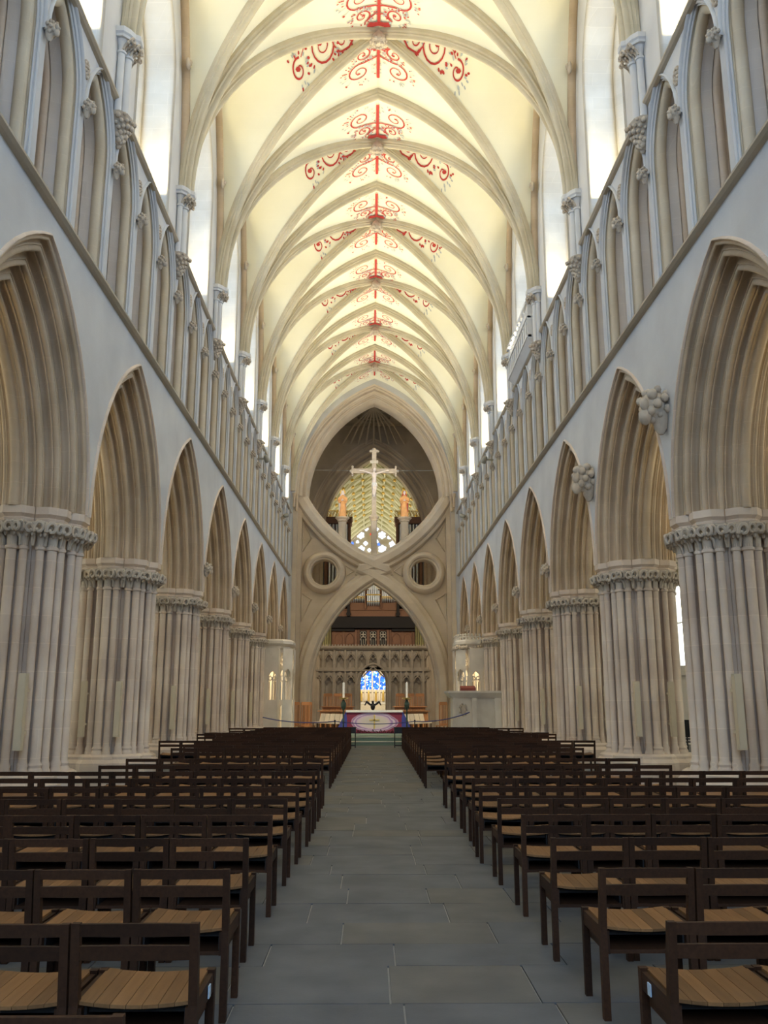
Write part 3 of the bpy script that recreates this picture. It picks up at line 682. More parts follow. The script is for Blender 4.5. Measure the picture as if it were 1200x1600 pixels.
# inverted arch: from (3.85, 13.3) to (0, 9.84) radius 8.3, centre above
A, B = Vector((3.85, 13.35)), Vector((0, 9.84)); mid = (A+B)/2; ch = A-B; h_ = sqrt(8.3**2-(ch.length/2)**2)
pn_ = Vector((-ch.y, ch.x)).normalized(); cen = mid+pn_*h_
if cen.y < mid.y: cen = mid-pn_*h_
a0, a1 = atan2(A.y-cen.y, A.x-cen.x), atan2(B.y-cen.y, B.x-cen.x)
invpts = [(cen.x+8.3*cos(a0+(a1-a0)*i/16), cen.y+8.3*sin(a0+(a1-a0)*i/16)) for i in range(20)]
for s in (-1, 1):
    f = lambda x, y, z, s=s: (s*x, y, z)
    ob('lower_arch', MB().join(band(lowpts, -1), lambda x, y, z, s=s: (s*x, y*(.99 if s > 0 else .97), z)).mesh('lower_arch', 'scissor', 35), sc_)
    ob('upper_arch', MB().join(band(invpts, 1), lambda x, y, z, s=s: (s*x, y*(1.01 if s > 0 else 1.03), z)).mesh('upper_arch', 'scissor', 35), sc_)
    ex, ez = 2.86, 8.88
    ring = [[(s*(ex+(r_)*cos(2*pi*k/40)), w, ez+r_*sin(2*pi*k/40)) for r_, w in ((.72, .3), (.72, -.3), (.76, -.40), (.84, -.42), (.88, -.52), (.98, -.56), (1.1, -.5), (1.16, -.38), (1.22, -.3), (1.22, .3), (1.1, .5), (.9, .5), (.76, .4))] for k in range(40)]
    ob('eye_ring', MB().grid(ring, True, True).mesh('eye_ring', 'scissor', 40), sc_)
    # recessed web with the eye cut out
    outer = [(4.7, 13.0)]+[(x, z-.45) for x, z in invpts[:17]]+[(lowpts[i][0]+.5, lowpts[i][1]+.2) for i in range(len(lowpts)-5, 1, -1)]+[(4.7, 2.2)]
    bm = bmesh.new()
    def loop(pts):
        vs = [bm.verts.new((s*x, 0, z)) for x, z in pts]; return [bm.edges.new((vs[i], vs[(i+1) % len(vs)])) for i in range(len(vs))]
    ed = loop(outer)+loop([(ex+.8*cos(2*pi*k/32), ez+.8*sin(2*pi*k/32)) for k in range(32)])
    bmesh.ops.triangle_fill(bm, edges=ed, use_beauty=True)
    r = bmesh.ops.extrude_face_region(bm, geom=bm.faces[:]); bmesh.ops.translate(bm, vec=(0, .3, 0), verts=[v for v in r['geom'] if isinstance(v, bmesh.types.BMVert)])
    bmesh.ops.translate(bm, vec=(0, -.15, 0), verts=bm.verts); bmesh.ops.recalc_face_normals(bm, faces=bm.faces)
    me = bpy.data.meshes.new('web'); bm.to_mesh(me); bm.free(); me.materials.append(M['scissor']); ob('web_panel', me, sc_)
    # trefoil sinkings in the small corners
    for tri in (((1.15, 8.98), (1.62, 9.3), (1.6, 8.7)), ((4.1, 11.9), (3.6, 10.9), (4.1, 10.1)), ((4.1, 7.7), (3.55, 7.35), (4.1, 6.1))):
        ob('corner_moulding', MB().tube([(s*x, -.16, z) for x, z in tri+tri[:1]], .06, 6).mesh('corner_moulding', 'scissor', 50), sc_)
ob('crossing_block', MB().prism([(0, 8.5), (.95, 9.05), (0, 9.7), (-.95, 9.05)], lambda a, b, t: (a, t, b), -.40, .40).mesh('crossing_block', 'scissor'), sc_)
# tower interior
for s in (-1, 1):
    sn = 'right' if s > 0 else 'left'
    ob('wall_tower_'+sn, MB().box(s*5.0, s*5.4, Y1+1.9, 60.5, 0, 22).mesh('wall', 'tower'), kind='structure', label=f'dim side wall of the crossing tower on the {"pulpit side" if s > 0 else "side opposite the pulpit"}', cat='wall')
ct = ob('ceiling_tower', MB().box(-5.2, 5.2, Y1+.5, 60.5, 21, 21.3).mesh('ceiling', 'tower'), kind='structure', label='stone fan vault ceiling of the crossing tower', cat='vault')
mb = MB()
for k in range(-4, 5): mb.tube([(.55*k, 59.9, 19.6), (.35*k, 58.5, 20.5), (0, 55.5, 20.95)], .07, 6)
for r_ in (.6, 1.2): mb.tube([(r_*cos(2*pi*k/20), 57.5+r_*sin(2*pi*k/20), 20.85) for k in range(21)], .08, 6)
ob('fan_rib', mb.mesh('fan_ribs', 'tower', 50), ct)
f60 = lambda u, w, z: (u, 60.2+w, z)
mb = MB(); face_arches(mb, -5.2, 5.2, 0, 21.2, [(0, 4.65, 13.0, 3.13, 0)], 0, f60, 16)
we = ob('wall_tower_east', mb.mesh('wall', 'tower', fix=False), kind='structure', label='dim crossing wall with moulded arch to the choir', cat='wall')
tp = rolls((4.65, 0), (3.56, 1.0), (-.70, -.71), [('f', 1, 0), ('r', .8, 1), ('h', .8, 1), ('r', 1.4, .9), ('f', 1.2, -.03), ('h', .8, .9), ('r', 1.2, 1), ('f', 1.2, 0), ('h', .8, .9), ('r', 1.2, .9), ('f', 1, 0)])
ob('arch_moulding', sweep_arch(tp+[(3.56, 1.8)], 13.0, 3.13, 0, f60, 18).mesh('arch_moulding', 'scissor', 45), we)
# choir: walls with daylight, vault with gilt bosses, east window
CH, CSPR, CCC = 4.2, 13.0, 2.93
for s in (-1, 1):
    sn = 'right' if s > 0 else 'left'
    cw = ob('wall_choir_'+sn, MB().box(s*4.25, s*4.6, 62, 96, 0, 9.0).box(s*4.25, s*4.6, 62, 96, 12.6, 14).mesh('wall', 'face'), kind='structure', label=f'choir wall on the {"pulpit side" if s > 0 else "side opposite the pulpit"}', cat='wall')
    for k in range(5):
        win_n += 1
        wn = ob(f'window_{win_n}', MB().box(s*4.26, s*4.6, 62+6*k, 63.2+6*k, 9, 12.6).mesh('pier', 'face'), kind='structure', label='choir clerestory window', cat='window', group='choir clerestory windows')
        ob('pane', MB().add([(s*4.5, 63.2+6*k, 9), (s*4.5, 68+6*k, 9), (s*4.5, 68+6*k, 12.6), (s*4.5, 63.2+6*k, 12.6)], [(0, 1, 2, 3)]).mesh('pane', 'choirlight', fix=False), wn)
cc = thing('ceiling_choir', 'greenish choir vault netted with pale ribs and gilded bosses', 'vault', kind='structure')
av = arch(CH, CSPR, CCC, None, 16)
ob('choir_web', MB().grid([[(u, yy, z) for u, z in av] for yy in (61.8, 70, 80, 90)]).mesh('choir_web', 'choirweb', 30), cc)
RY = [62.4+2.2*k for k in range(12)]
crib = MB().grid([[(u*(1-k_*.0)+0, w, z) for u, z in [(uu*sc2, CSPR+(zz-CSPR)*sc2) for uu, zz in av]] for w, sc2, k_ in ((-.20, 1.0, 0), (-.17, .965, 0), (0, .945, 0), (.17, .965, 0), (.20, 1.0, 0))]).mesh('choir_rib', 'choirrib', 45)
bossg = MB().ball((0, 0, 0), (.16, .16, .14), 8, 5).mesh('gilt_boss', 'gold', 60)
for q, yy in enumerate(RY):
    ob('choir_rib', crib, cc, (0, yy, 0))
    if q < 9:
        for j in range(2, len(av)-2, 2):
            u, z = av[j]; ob('gilt_boss', bossg, cc, (u*.95, yy, CSPR+(z-CSPR)*.95))
mb = MB(); mb2 = MB()
for j in range(2, len(av)-2, 4):
    u, z = av[j]; mb.tube([(u*.98, 62, CSPR+(z-CSPR)*.98), (u*.98, 88, CSPR+(z-CSPR)*.98)], .07, 5)
for q in range(len(RY)-1):
    for j in range(2, len(av)-6, 4):
        for a, b in ((j, j+4), (j+4, j)):
            u0, z0 = av[a]; u1, z1 = av[b]; um, zm = av[(a+b)//2]
            mb2.tube([(u0*.98, RY[q], CSPR+(z0-CSPR)*.98), (um*.98, RY[q]+1.1, CSPR+(zm-CSPR)*.98), (u1*.98, RY[q+1], CSPR+(z1-CSPR)*.98)], .04, 5)
ob('ridge_rib', mb.mesh('ridge_ribs', 'choirrib', 50), cc); ob('lierne_rib', mb2.mesh('lierne_ribs', 'choirrib', 50), cc)
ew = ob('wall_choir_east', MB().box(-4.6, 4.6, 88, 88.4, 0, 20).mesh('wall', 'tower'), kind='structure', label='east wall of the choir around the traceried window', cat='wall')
win_n += 1
mb = MB(); a_ = arch(3.3, 14.4, 2.2, 9.0, 12)
wn = ob(f'window_{win_n}', MB().tube([(u, 87.95, z) for u, z in a_], .14, 8).box(-.09, .09, 87.85, 87.99, 9.5, 14.6).mesh('tracery', 'scissor', 40), kind='structure', label='great east window of white foiled tracery lights above the choir', cat='window')
def foil(cx, cz, r, n, rot=0.0):
    pts = []
    for k in range(n*6):
        a = 2*pi*k/(n*6)+rot; pts.append((cx+r*(.72+.28*abs(cos(n*(a-rot)/2)))*cos(a), cz+r*(.72+.28*abs(cos(n*(a-rot)/2)))*sin(a)))
    return pts
rf = random.Random(2)
E = 'eastpane'
foils = [(-1.23, 18.3, .50, 6, E), (.95, 18.3, .50, 6, E), (-.66, 18.95, .30, 4, E), (.40, 18.95, .30, 4, E), (-.15, 18.4, .18, 3, 'redpane'), (-2.02, 18.1, .32, 3, E), (1.72, 18.1, .32, 3, E), (-2.25, 17.45, .40, 4, 'bluepane'), (2.05, 17.35, .50, 5, E), (-1.55, 17.6, .22, 3, E),
         (-1.15, 16.85, .46, 5, E), (-.72, 17.45, .30, 4, E), (.40, 17.65, .26, 3, E), (.62, 17.35, .20, 3, 'bluepane'), (.98, 16.85, .55, 6, E), (-.35, 16.75, .26, 4, E), (.2, 16.95, .2, 3, E), (-2.0, 16.6, .38, 4, E), (1.95, 16.4, .36, 4, 'bluepane')]
for zz in (15.8, 14.9, 14.0):
    for xx in (-2.6, -1.3, -.45, .45, 1.3, 2.6): foils.append((xx, zz, .36, 4, E if (xx*10+zz) % 2 < 1.4 else 'bluepane'))
for cx, cz, r_, n_, mt in foils:
    pts = foil(cx, cz, r_*.80, n_, pi/2); ob('pane', MB().prism(pts, lambda a, b, t: (a, t, b), 87.9, 87.99).mesh('pane', mt), wn)
# chancel end seen through the screen door
win_n += 1
wn = ob(f'window_{win_n}', MB().box(-1.5, 1.5, 87.7, 88, 2.6, 2.85).mesh('sill', 'pale'), kind='structure', label='blue stained glass window of four lights beyond the screen door', cat='window')
for k, (x, top) in enumerate(((-1.05, 4.2), (-.36, 4.75), (.36, 4.75), (1.05, 4.2))):
    pa = arch(.30, top-.35, .2, 2.85, 6); ob('pane', MB().prism([(x+u, z) for u, z in pa], lambda a, b, t: (a, t, b), 87.8, 87.9).mesh('pane', 'stained'), wn)
    ob('mullion', MB().tube([(x+u*1.1, 87.82, z) for u, z in pa], .05, 6).mesh('mullion', 'pale', 50), wn)
rr_ = thing('reredos', 'pale reredos with small gilded figures behind the far high altar', 'reredos', (0, 86.6, 0))
ob('panel', MB().box(-1.7, 1.7, 0, .2, 0, 2.5).mesh('panel', 'pale'), rr_)
for k in range(9):
    x = -1.4+.35*k; h = 2.75 if k != 4 else 3.1
    ob('figure', MB().lathe([(.10, 1.75), (.12, 1.9), (.09, h-.35), (.11, h-.22), (.05, h-.14), (.07, h-.05), (.03, h)], 8, (x, -.12, 0)).mesh('figure', 'gold' if k % 2 else 'cream', 50), rr_)
ha = thing('high_altar', 'white covered high altar far beyond the screen door', 'altar', (0, 85.5, 0))
ob('altar_table', MB().box(-1.5, 1.5, -.4, .4, 0, 1.55).mesh('altar_table', 'cream'), ha); ob('altar_cloth', MB().box(-1.52, 1.52, -.43, .42, 1.5, 1.6).mesh('altar_cloth', 'white'), ha)
ob('warm_light', None)
bpy.data.objects.remove(bpy.data.objects['warm_light'])
ld = bpy.data.lights.new('sanctuary_lamp', 'AREA'); ld.size = 1.0; ld.energy = 260; ld.color = (1, .85, .6)
pdl = thing('pendant_lamp', 'lamp above the far high altar', 'lamp', (0, 82.5, 6.4)); ob('lamp_shade', MB().lathe([(.05, .3), (.12, .25), (.3, .05), (.3, .0)], 12).mesh('lamp_shade', 'greycase', 40), pdl); ob('rod', MB().lathe([(.015, .3), (.015, 13.1)], 6).mesh('rod', 'black'), pdl)
lo = ob('sanctuary_lamp', ld, pdl, (0, 0, -.03)); lo.rotation_euler = (radians(40), 0, 0)

# ------------------------------------------------------------------ pulpitum screen and organ
ps = thing('pulpitum', 'carved stone choir screen of two tiers of niches with central doorway', 'screen', (0, 61.0, 0))
fp = lambda u, w, z: (u, w, z)
NP = .76; mb = MB(); lowh = []; uph = []
for k in range(-6, 7):
    x = k*NP
    uph.append((x, .27, 4.55, .12, 3.98))
    if abs(k) >= 2: lowh.append((x, .27, 3.05, .12, 1.2))
lowh.append((0, .98, 2.95, .25, 0)); lowh.sort()
face_arches(mb, -5.2, 5.2, 0, 3.75, lowh, 0, fp, 6); face_arches(mb, -5.2, 5.2, 3.75, 5.2, uph, 0, fp, 6)
ob('screen_face', mb.mesh('screen_face', 'screen', fix=False), ps)
nich = {}
for x, hw, sp, c, b in lowh+uph:
    if hw > .5:
        ob('doorway', sweep_arch([(hw, 0), (hw-.05, .02), (hw-.06, .2), (hw-.12, .25), (hw-.12, 1.2)], sp, c, b, fp, 8).mesh('doorway', 'screen', 45), ps)
        ob('doorway_hood', MB().tube([(u, -.06, z) for u, z in arch(hw+.08, sp, c, sp-.1, 8)], .07, 6).tube([(-.75, -.04, 3.3), (-.3, -.06, 3.75), (0, -.06, 4.0), (.3, -.06, 3.75), (.75, -.04, 3.3)], .05, 6).mesh('doorway_hood', 'screen', 50), ps)
        continue
    key = (sp, b)
    if key not in nich:
        nb = sweep_arch([(hw, 0), (hw-.03, .03), (hw-.03, .32)], sp, c, b, fp, 6)
        nb.add([(-hw, .32, b), (hw, .32, b), (hw, .32, sp+.6), (-hw, .32, sp+.6)], [(0, 1, 2, 3)])
        nb.add([(-hw, 0, b), (hw, 0, b), (hw, .32, b), (-hw, .32, b)], [(0, 1, 2, 3)])
        # ogee canopy with cusps
        zt = sp+.30
        nb.tube([(-hw, -.03, sp-.05), (-.17, -.07, zt-.14), (-.05, -.08, zt-.02), (0, -.08, zt+.14), (.05, -.08, zt-.02), (.17, -.07, zt-.14), (hw, -.03, sp-.05)], .035, 6)
        nb.ball((0, -.08, zt+.18), (.06, .05, .07), 6, 4)
        for s in (-1, 1): nb.tube([(s*hw, .02, sp+.02), (s*.14, .02, sp+.06), (s*.12, .02, sp+.16)], .03, 5)
        nich[key] = nb.mesh('niche', 'screen', 50)
    ob('niche', nich[key], ps, (x, 0, 0))
    if b < 2: ob('niche_canopy', nich.setdefault('can', MB().box(-.16, .16, -.1, .02, 3.42, 3.62).box(-.05, .05, -.12, .02, 3.3, 3.7).tube([(-.2, -.05, 3.35), (0, -.07, 3.72), (.2, -.05, 3.35)], .03, 5).mesh('niche_canopy', 'screen')), ps, (x, 0, 0))
but = MB().box(-.06, .06, -.12, .02, 0, 5.2).box(-.085, .085, -.16, .02, 0, .9).mesh('buttress', 'screen')
for k in range(-7, 7):
    x = (k+.5)*NP
    if abs(x) > .8: ob('buttress', but, ps, (x, 0, 0))
ob('screen_core', MB().box(-5.2, -.9, .34, 1.3, 0, 5.3).box(.9, 5.2, .34, 1.3, 0, 5.3).box(-.9, .9, .34, 1.3, 3.9, 5.3).mesh('screen_core', 'screen'), ps)
ob('cornice', MB().box(-5.2, 5.2, -.16, .1, 3.72, 3.82).box(-5.2, 5.2, -.2, 1.3, 5.2, 5.28).box(-5.2, 5.2, -.28, 1.3, 5.28, 5.42).mesh('cornice', 'screen'), ps)
cre = MB().box(-.05, .05, -.26, -.2, 5.42, 5.52).mesh('cresting', 'screen')
for k in range(-25, 26): ob('cresting', cre, ps, (k*.2, 0, 0))
# organ
og = thing('organ', 'oak organ case with silver pipes on top of the stone screen', 'organ', (0, 61.6, 5.42))
ob('gallery_panel', MB().box(-2.85, 2.85, -.2, .0, 0, 1.2).mesh('gallery_panel', 'case'), og)
for x in (-2.72, -2.05, -1.2, -1.02, -.36, .36, 1.02, 1.2, 2.05, 2.72): ob('gallery_post', MB().box(x-.06, x+.06, -.27, -.18, 0, 1.15).mesh('gallery_post', 'case'), og)
for x in (-2.4, -1.62, 1.62, 2.4): ob('panel_tracery', MB().tube([(x+u, -.22, z) for u, z in arch(.28, .5, .15, .15, 6)], .03, 5).tube([(x-.28, -.22, .15), (x+.28, -.22, .15)], .03, 5).mesh('panel_tracery', 'case', 50), og)
for x in (-.69, 0, .69):
    mb = MB()
    for q in range(4): mb.tube(ring_path((x+.12*cos(pi/4+q*pi/2), .82+.12*sin(pi/4+q*pi/2)), .11, 12, lambda u, z: (u, -.24, z)), .022, 5)
    for dx in (-.14, 0, .14): mb.tube([(x+dx, -.24, .12), (x+dx, -.24, .5)], .02, 5)
    mb.tube([(x+u, -.24, z) for u, z in arch(.2, .42, .1, None, 6)], .025, 5)
    ob('grille_light', MB().box(x-.24, x+.24, -.21, -.2, .08, 1.08).mesh('grille_light', 'inside'), og); ob('grille_tracery', mb.mesh('grille_tracery', 'cream', 50), og)
mb = MB().box(-2.9, 2.9, -.55, .4, 1.25, 2.05).box(-2.9, -1.3, -.4, .3, 1.05, 1.25).box(1.3, 2.9, -.4, .3, 1.05, 1.25)
ob('canopy', mb.mesh('canopy', 'darkcase'), og)
mb = MB().box(-3.0, 3.0, -.5, .5, 2.05, 2.5).box(-3.05, 3.05, -.58, .5, 2.48, 2.56).box(-1.75, 1.75, -.52, .4, 2.56, 3.0)
ob('case_rail', mb.mesh('case_rail', 'case'), og)
for s in (-1, 1): ob('bracket', MB().prism([(-.1, 2.05), (.1, 2.05), (.16, 2.2), (.1, 2.35), (.08, 3.1), (-.08, 3.1), (-.1, 2.35), (-.16, 2.2)], lambda a, b, t, s=s: (s*1.72+a, t, b), -.72, -.4).mesh('bracket', 'darkcase'), og)
ob('case_back', MB().box(-3.2, 3.2, .3, .5, 0, 4.05).mesh('case_back', 'case'), og)
for s in (-1, 1):
    for k in range(5): ob('side_post', MB().lathe([(.09, -.02), (.09, .05), (.07, .1), (.07, 2.1), (.1, 2.2)], 8, (s*(3.0+.16*k), .25, 0)).mesh('side_post', 'choirweb', 50), og)
    ob('side_back', MB().box(s*2.9, s*5.1, .45, .6, 0, 7.2).mesh('side_back', 'tower'), og)
def pipe_me(r, z0, z1, foot=.25):
    return MB().lathe([(r*.25, z0), (r, z0+foot), (r, z0+foot+.05), (r*1.02, z1-.02), (r*1.02, z1)], 12).mesh('pipe', 'pipe', 50)
def pipes(xs, r, z0, tops, y, parent, mouth=True):
    for x, zt in zip(xs, tops):
        ob('pipe', pipe_me(r, z0, zt), parent, (x, y, 0))
        if mouth: ob('pipe_mouth', MB().box(-r*.6, r*.6, -r*1.05, -r*.8, z0+.28, z0+.36).mesh('pipe_mouth', 'gold'), parent, (x, y, 0))
ys_ = [.13*k for k in range(-3, 4)]
pipes(ys_, .058, 2.75, [4.3-.15*abs(k) for k in range(-3, 4)], -.62, og)
for s in (-1, 1): pipes([s*(.62+.125*k) for k in range(8)], .055, 3.0, [3.95-.05*k for k in range(8)], -.5, og)
ob('gilt_band', MB().box(-.5, .5, -.72, -.68, 3.5, 3.58).box(-1.6, -.55, -.6, -.56, 3.38, 3.44).box(.55, 1.6, -.6, -.56, 3.38, 3.44).mesh('gilt_band', 'gold'), og)
for s in (-1, 1): ob('case_post', MB().box(s*.50, s*.58, -.7, -.4, 2.56, 4.3).mesh('case_post', 'case'), og)
for s in (-1, 1):
    f = lambda a: s*a
    ob('tower_case', MB().box(s*1.68, s*3.4, .3, 1.2, 2.5, 9.0).box(s*1.62, s*1.78, .1, .5, 2.5, 9.1).box(s*3.30, s*3.46, .1, .5, 2.5, 9.1).mesh('tower_case', 'case'), og)
    ob('tower_cornice', MB().box(s*1.55, s*3.52, -.05, 1.3, 8.75, 9.1).box(s*1.5, s*3.58, -.12, 1.3, 9.1, 9.2).mesh('tower_cornice', 'case'), og)
    mb = MB().box(s*1.5, s*3.58, -.1, -.06, 9.62, 9.68)
    for k in range(9):
        cx = 1.63+.225*k
        mb.tube([(s*cx+.10*cos(2*pi*q/8), -.08, 9.41+.2*sin(2*pi*q/8)) for q in range(9)], .022, 4); mb.tube([(s*(cx-.1), -.08, 9.2), (s*(cx+.1), -.08, 9.64)], .02, 4)
    ob('cresting', mb.mesh('cresting', 'gold', 50), og)
    pipes([s*(3.62+.22*k) for k in range(4)], .09, 3.2, [7.6, 7.3, 7.0, 6.7], .2, og)
    pipes([s*(1.92+.24*k) for k in range(6)], .10, 3.0, [8.7]*6, .15, og)

# ------------------------------------------------------------------ rood on the scissor arch
def column(name, label, x, z0, z1, r):
    t = thing(name, label, 'column', (x, YC, 0), group='rood columns')
    ob('shaft', MB().lathe([(r*1.25, z0), (r*1.25, z0+.2), (r, z0+.26), (r, z1-.25)], 8).mesh('shaft', 'scissor', 30), t)
    ob('capital', MB().lathe([(r, z1-.27), (r*1.3, z1-.22), (r*1.2, z1-.16), (r*1.75, z1-.04), (r*1.75, z1)], 8).mesh('capital', 'scissor', 30), t)
column('rood_column', 'slender stone column under the tall cross', 0, 9.75, 12.2, .17)
column('rood_column', 'stone column under the robed statue with orange gilt gown', -1.84, 10.6, 12.15, .24)
column('rood_column', 'stone column under the robed statue with red cloak', 1.78, 10.6, 12.15, .24)
cr = thing('rood_cross', 'tall pale stone cross with flared ends above the scissor arch', 'cross', (0, YC, 12.2))
ob('upright', MB().box(-.13, .13, -.1, .1, 0, 3.95).box(-.2, .2, -.14, .14, 0, .12).mesh('upright', 'carve'), cr)
ob('crossbar', MB().box(-1.28, 1.28, -.09, .09, 2.62, 2.88).mesh('crossbar', 'carve'), cr)
for s in (-1, 1): ob('flared_end', MB().box(s*1.22, s*1.32, -.12, .12, 2.52, 2.98).ball((s*1.36, 0, 2.75), .1, 8, 5).ball((s*1.27, 0, 3.02), .07, 6, 4).ball((s*1.27, 0, 2.48), .07, 6, 4).mesh('flared_end', 'carve', 50), cr)
ob('flared_end', MB().box(-.24, .24, -.12, .12, 3.9, 4.02).ball((0, 0, 4.06), .13, 8, 5).ball((-.22, 0, 3.97), .08, 6, 4).ball((.22, 0, 3.97), .08, 6, 4).mesh('flared_end', 'carve', 50), cr)
ob('title_panel', MB().box(-.24, .24, -.14, -.1, 3.2, 3.38).mesh('title_panel', 'cream'), cr)
def remeshed(o, v=.02):
    md = o.modifiers.new('remesh', 'REMESH'); md.mode = 'VOXEL'; md.voxel_size = v; md.use_smooth_shade = True
def crucified():
    mb = MB()
    mb.tube([(0, 0, .62), (0, -.02, .80), (.02, -.03, 1.0), (0, -.03, 1.18), (0, -.02, 1.32), (0, -.03, 1.40)], [.12, .125, .10, .14, .13, .06], 10)      # trunk
    mb.tube([(0, -.03, 1.36), (.01, -.05, 1.46)], [.055, .05], 8); mb.ball((.03, -.08, 1.54), (.085, .10, .125), 10, 7); mb.ball((.03, -.16, 1.51), (.02, .03, .03), 6, 4)
    mb.ball((.03, -.05, 1.57), (.10, .10, .11), 10, 6)
    for s in (-1, 1):
        mb.tube([(s*.12, -.02, 1.31), (s*.30, -.03, 1.36), (s*.50, -.05, 1.42), (s*.66, -.05, 1.46), (s*.74, -.05, 1.475)], [.065, .058, .046, .036, .028], 8)
        mb.ball((s*.78, -.05, 1.48), (.05, .02, .04), 8, 4)
        for q in range(4): mb.tube([(s*.81, -.05, 1.455+.018*q), (s*.85, -.065, 1.455+.02*q), (s*.862, -.085, 1.452+.02*q)], .010, 5)
        mb.tube([(s*.78, -.055, 1.50), (s*.80, -.08, 1.525)], .011, 5)
        mb.tube([(s*.065, -.01, .66), (s*.06+.03, -.12, .38), (s*.045, -.08, .14), (s*.035, -.09, .02)], [.085, .068, .052, .036], 8)
        mb.tube([(s*.035, -.09, .03), (s*.03, -.14, -.06), (s*.025, -.15, -.12)], [.036, .035, .022], 6)
    return mb
ch = ob('crucifix_figure', None, None, (0, YC-.12, 13.46), 0, None, None, 'pale carved figure hanging on the tall cross', 'statue')
o_ = ob('body', crucified().mesh('body', 'figure', 60), ch); remeshed(o_, .016)
o_ = ob('loincloth', MB().loft([[(.135*cos(2*pi*k/14)*(1+.06*sin(3*k)), -.02+.115*sin(2*pi*k/14), z) for k in range(14)] for z in (.50, .6, .70, .76)]).tube([(.12, -.05, .72), (.17, -.07, .6), (.16, -.06, .48)], [.04, .035, .02], 6).mesh('loincloth', 'white', 50), ch)
def robed(x, label, mats, flip):
    t = ob('robed_statue', None, None, (x, YC, 12.15), 0, (flip*1.0, 1, 1), None, label, 'statue')
    mb = MB()
    def sec(z, rx, ry, fold=.0, dx=0): return [(dx+rx*cos(2*pi*k/24)*(1+fold*sin(7*2*pi*k/24)), ry*sin(2*pi*k/24)*(1+fold*cos(6*2*pi*k/24)), z) for k in range(24)]
    mb.loft([sec(0, .25, .20, .10), sec(.12, .23, .19, .09), sec(.45, .19, .16, .07, .02), sec(.75, .17, .14, .04, .03), sec(.95, .19, .15, .02, .02), sec(1.12, .21, .15, 0, .01), sec(1.24, .20, .13, 0), sec(1.31, .10, .09), sec(1.36, .06, .06)])
    for s in (-1, 1): mb.tube([(s*.19, 0, 1.2), (s*.235, -.03, 1.0), (s*.20, -.13, .88), (s*.06, -.19, .98)], [.075, .07, .06, .035], 8)
    ro = ob('robe', mb.mesh('robe', mats[0], 60), t); remeshed(ro, .018)
    hb = MB().tube([(0, 0, 1.33), (0, -.01, 1.43)], .05, 8).ball((0, -.02, 1.50), (.075, .09, .11), 10, 7).ball((0, -.11, 1.49), (.015, .025, .025), 6, 4)
    for s in (-1, 1):
        hb.ball((s*.035, -.20, 1.0), (.028, .03, .05), 8, 5)
        for q in range(4): hb.tube([(s*.02, -.215+.012*q, 1.03), (s*.012, -.215+.012*q, 1.09-.008*q)], .009, 5)
    h_ = ob('head', hb.mesh('head', 'figure', 60), t)
    ob('halo', MB().lathe([(.16, 0), (.17, .01), (.16, .02)], 20).map(lambda a, b, c: (a, c+.08, b+1.53)).mesh('halo', 'gold', 40), t)
    mb = MB().loft([[(1.06*a, 1.08*b+.015, z) for a, b, z in sec(z_, rx, ry, .08)][4:21] if False else [(1.08*a, 1.1*b+.03, z) for a, b, z in sec(z_, rx, ry, .06)] for z_, rx, ry in ((.2, .20, .14), (.6, .20, .14), (1.0, .21, .14), (1.2, .20, .12), (1.45, .10, .09), (1.62, .07, .08))])
    ob('mantle', mb.map(lambda a, b, c: (a, b+.045, c)).mesh('mantle', mats[1], 60), t)
robed(-1.84, 'robed statue in orange gilt gown with clasped hands beside the tall cross', ('orange_cloth', 'figure'), 1)
robed(1.78, 'robed statue in orange gown and red cloak beside the tall cross', ('orange_cloth', 'red_cloth'), -1)
ob('rood_cable', MB().tube([(-3.6, YC-.1, 14.98), (-1.3, YC-.1, 14.95)], .012, 5).tube([(1.3, YC-.1, 14.95), (3.6, YC-.1, 14.98)], .012, 5).mesh('rood_cable', 'pipe'), None, label='thin steel cable bracing the tall cross arms to the arch', cat='cable')

# ------------------------------------------------------------------ minstrel gallery on the clerestory
mg = thing('stone_gallery', 'projecting stone balcony with pierced parapet at clerestory level', 'balcony', (WX, 26.45, 0))
ob('gallery_floor', MB().loft([[(-.01, -1.75, 12.18), (-.01, 1.75, 12.18), (-.1, 1.75, 12.2), (-.1, -1.75, 12.2)], [(-.01, -1.85, 12.4), (-.01, 1.85, 12.4), (-.28, 1.85, 12.4), (-.28, -1.85, 12.4)]]).mesh('gallery_floor', 'face'), mg)
for z0, z1, o_ in ((13.45, 13.55, .04), (12.4, 12.48, .02), (13.02, 13.08, .02)): ob('coping', MB().box(-.28-o_, -.16, -1.85, 1.85, z0, z1).mesh('coping', 'face'), mg)
pp_ = MB().tube(ring_path((0, 13.26), .13, 12, lambda u, z: (-.23, u, z)), .035, 5).box(-.25, -.21, -.02, .02, 13.1, 13.45).mesh('pierced_panel', 'face', 50)
fp_ = MB().box(-.24, -.19, -.16, .16, 12.48, 13.02).box(-.28, -.24, -.185, -.14, 12.48, 13.02).box(-.28, -.24, .14, .185, 12.48, 13.02).tube([(-.26, u, z) for u, z in arch(.13, 12.8, .08, 12.5, 5)], .02, 5).mesh('front_panel', 'face')
for k in range(10): ob('pierced_panel', pp_, mg, (0, -1.66+.369*k, 0)); ob('front_panel', fp_, mg, (0, -1.66+.369*k, 0))
for s in (-1, 1): ob('end_panel', MB().box(-.26, -.01, s*1.75, s*1.85, 12.4, 13.5).mesh('end_panel', 'face'), mg)

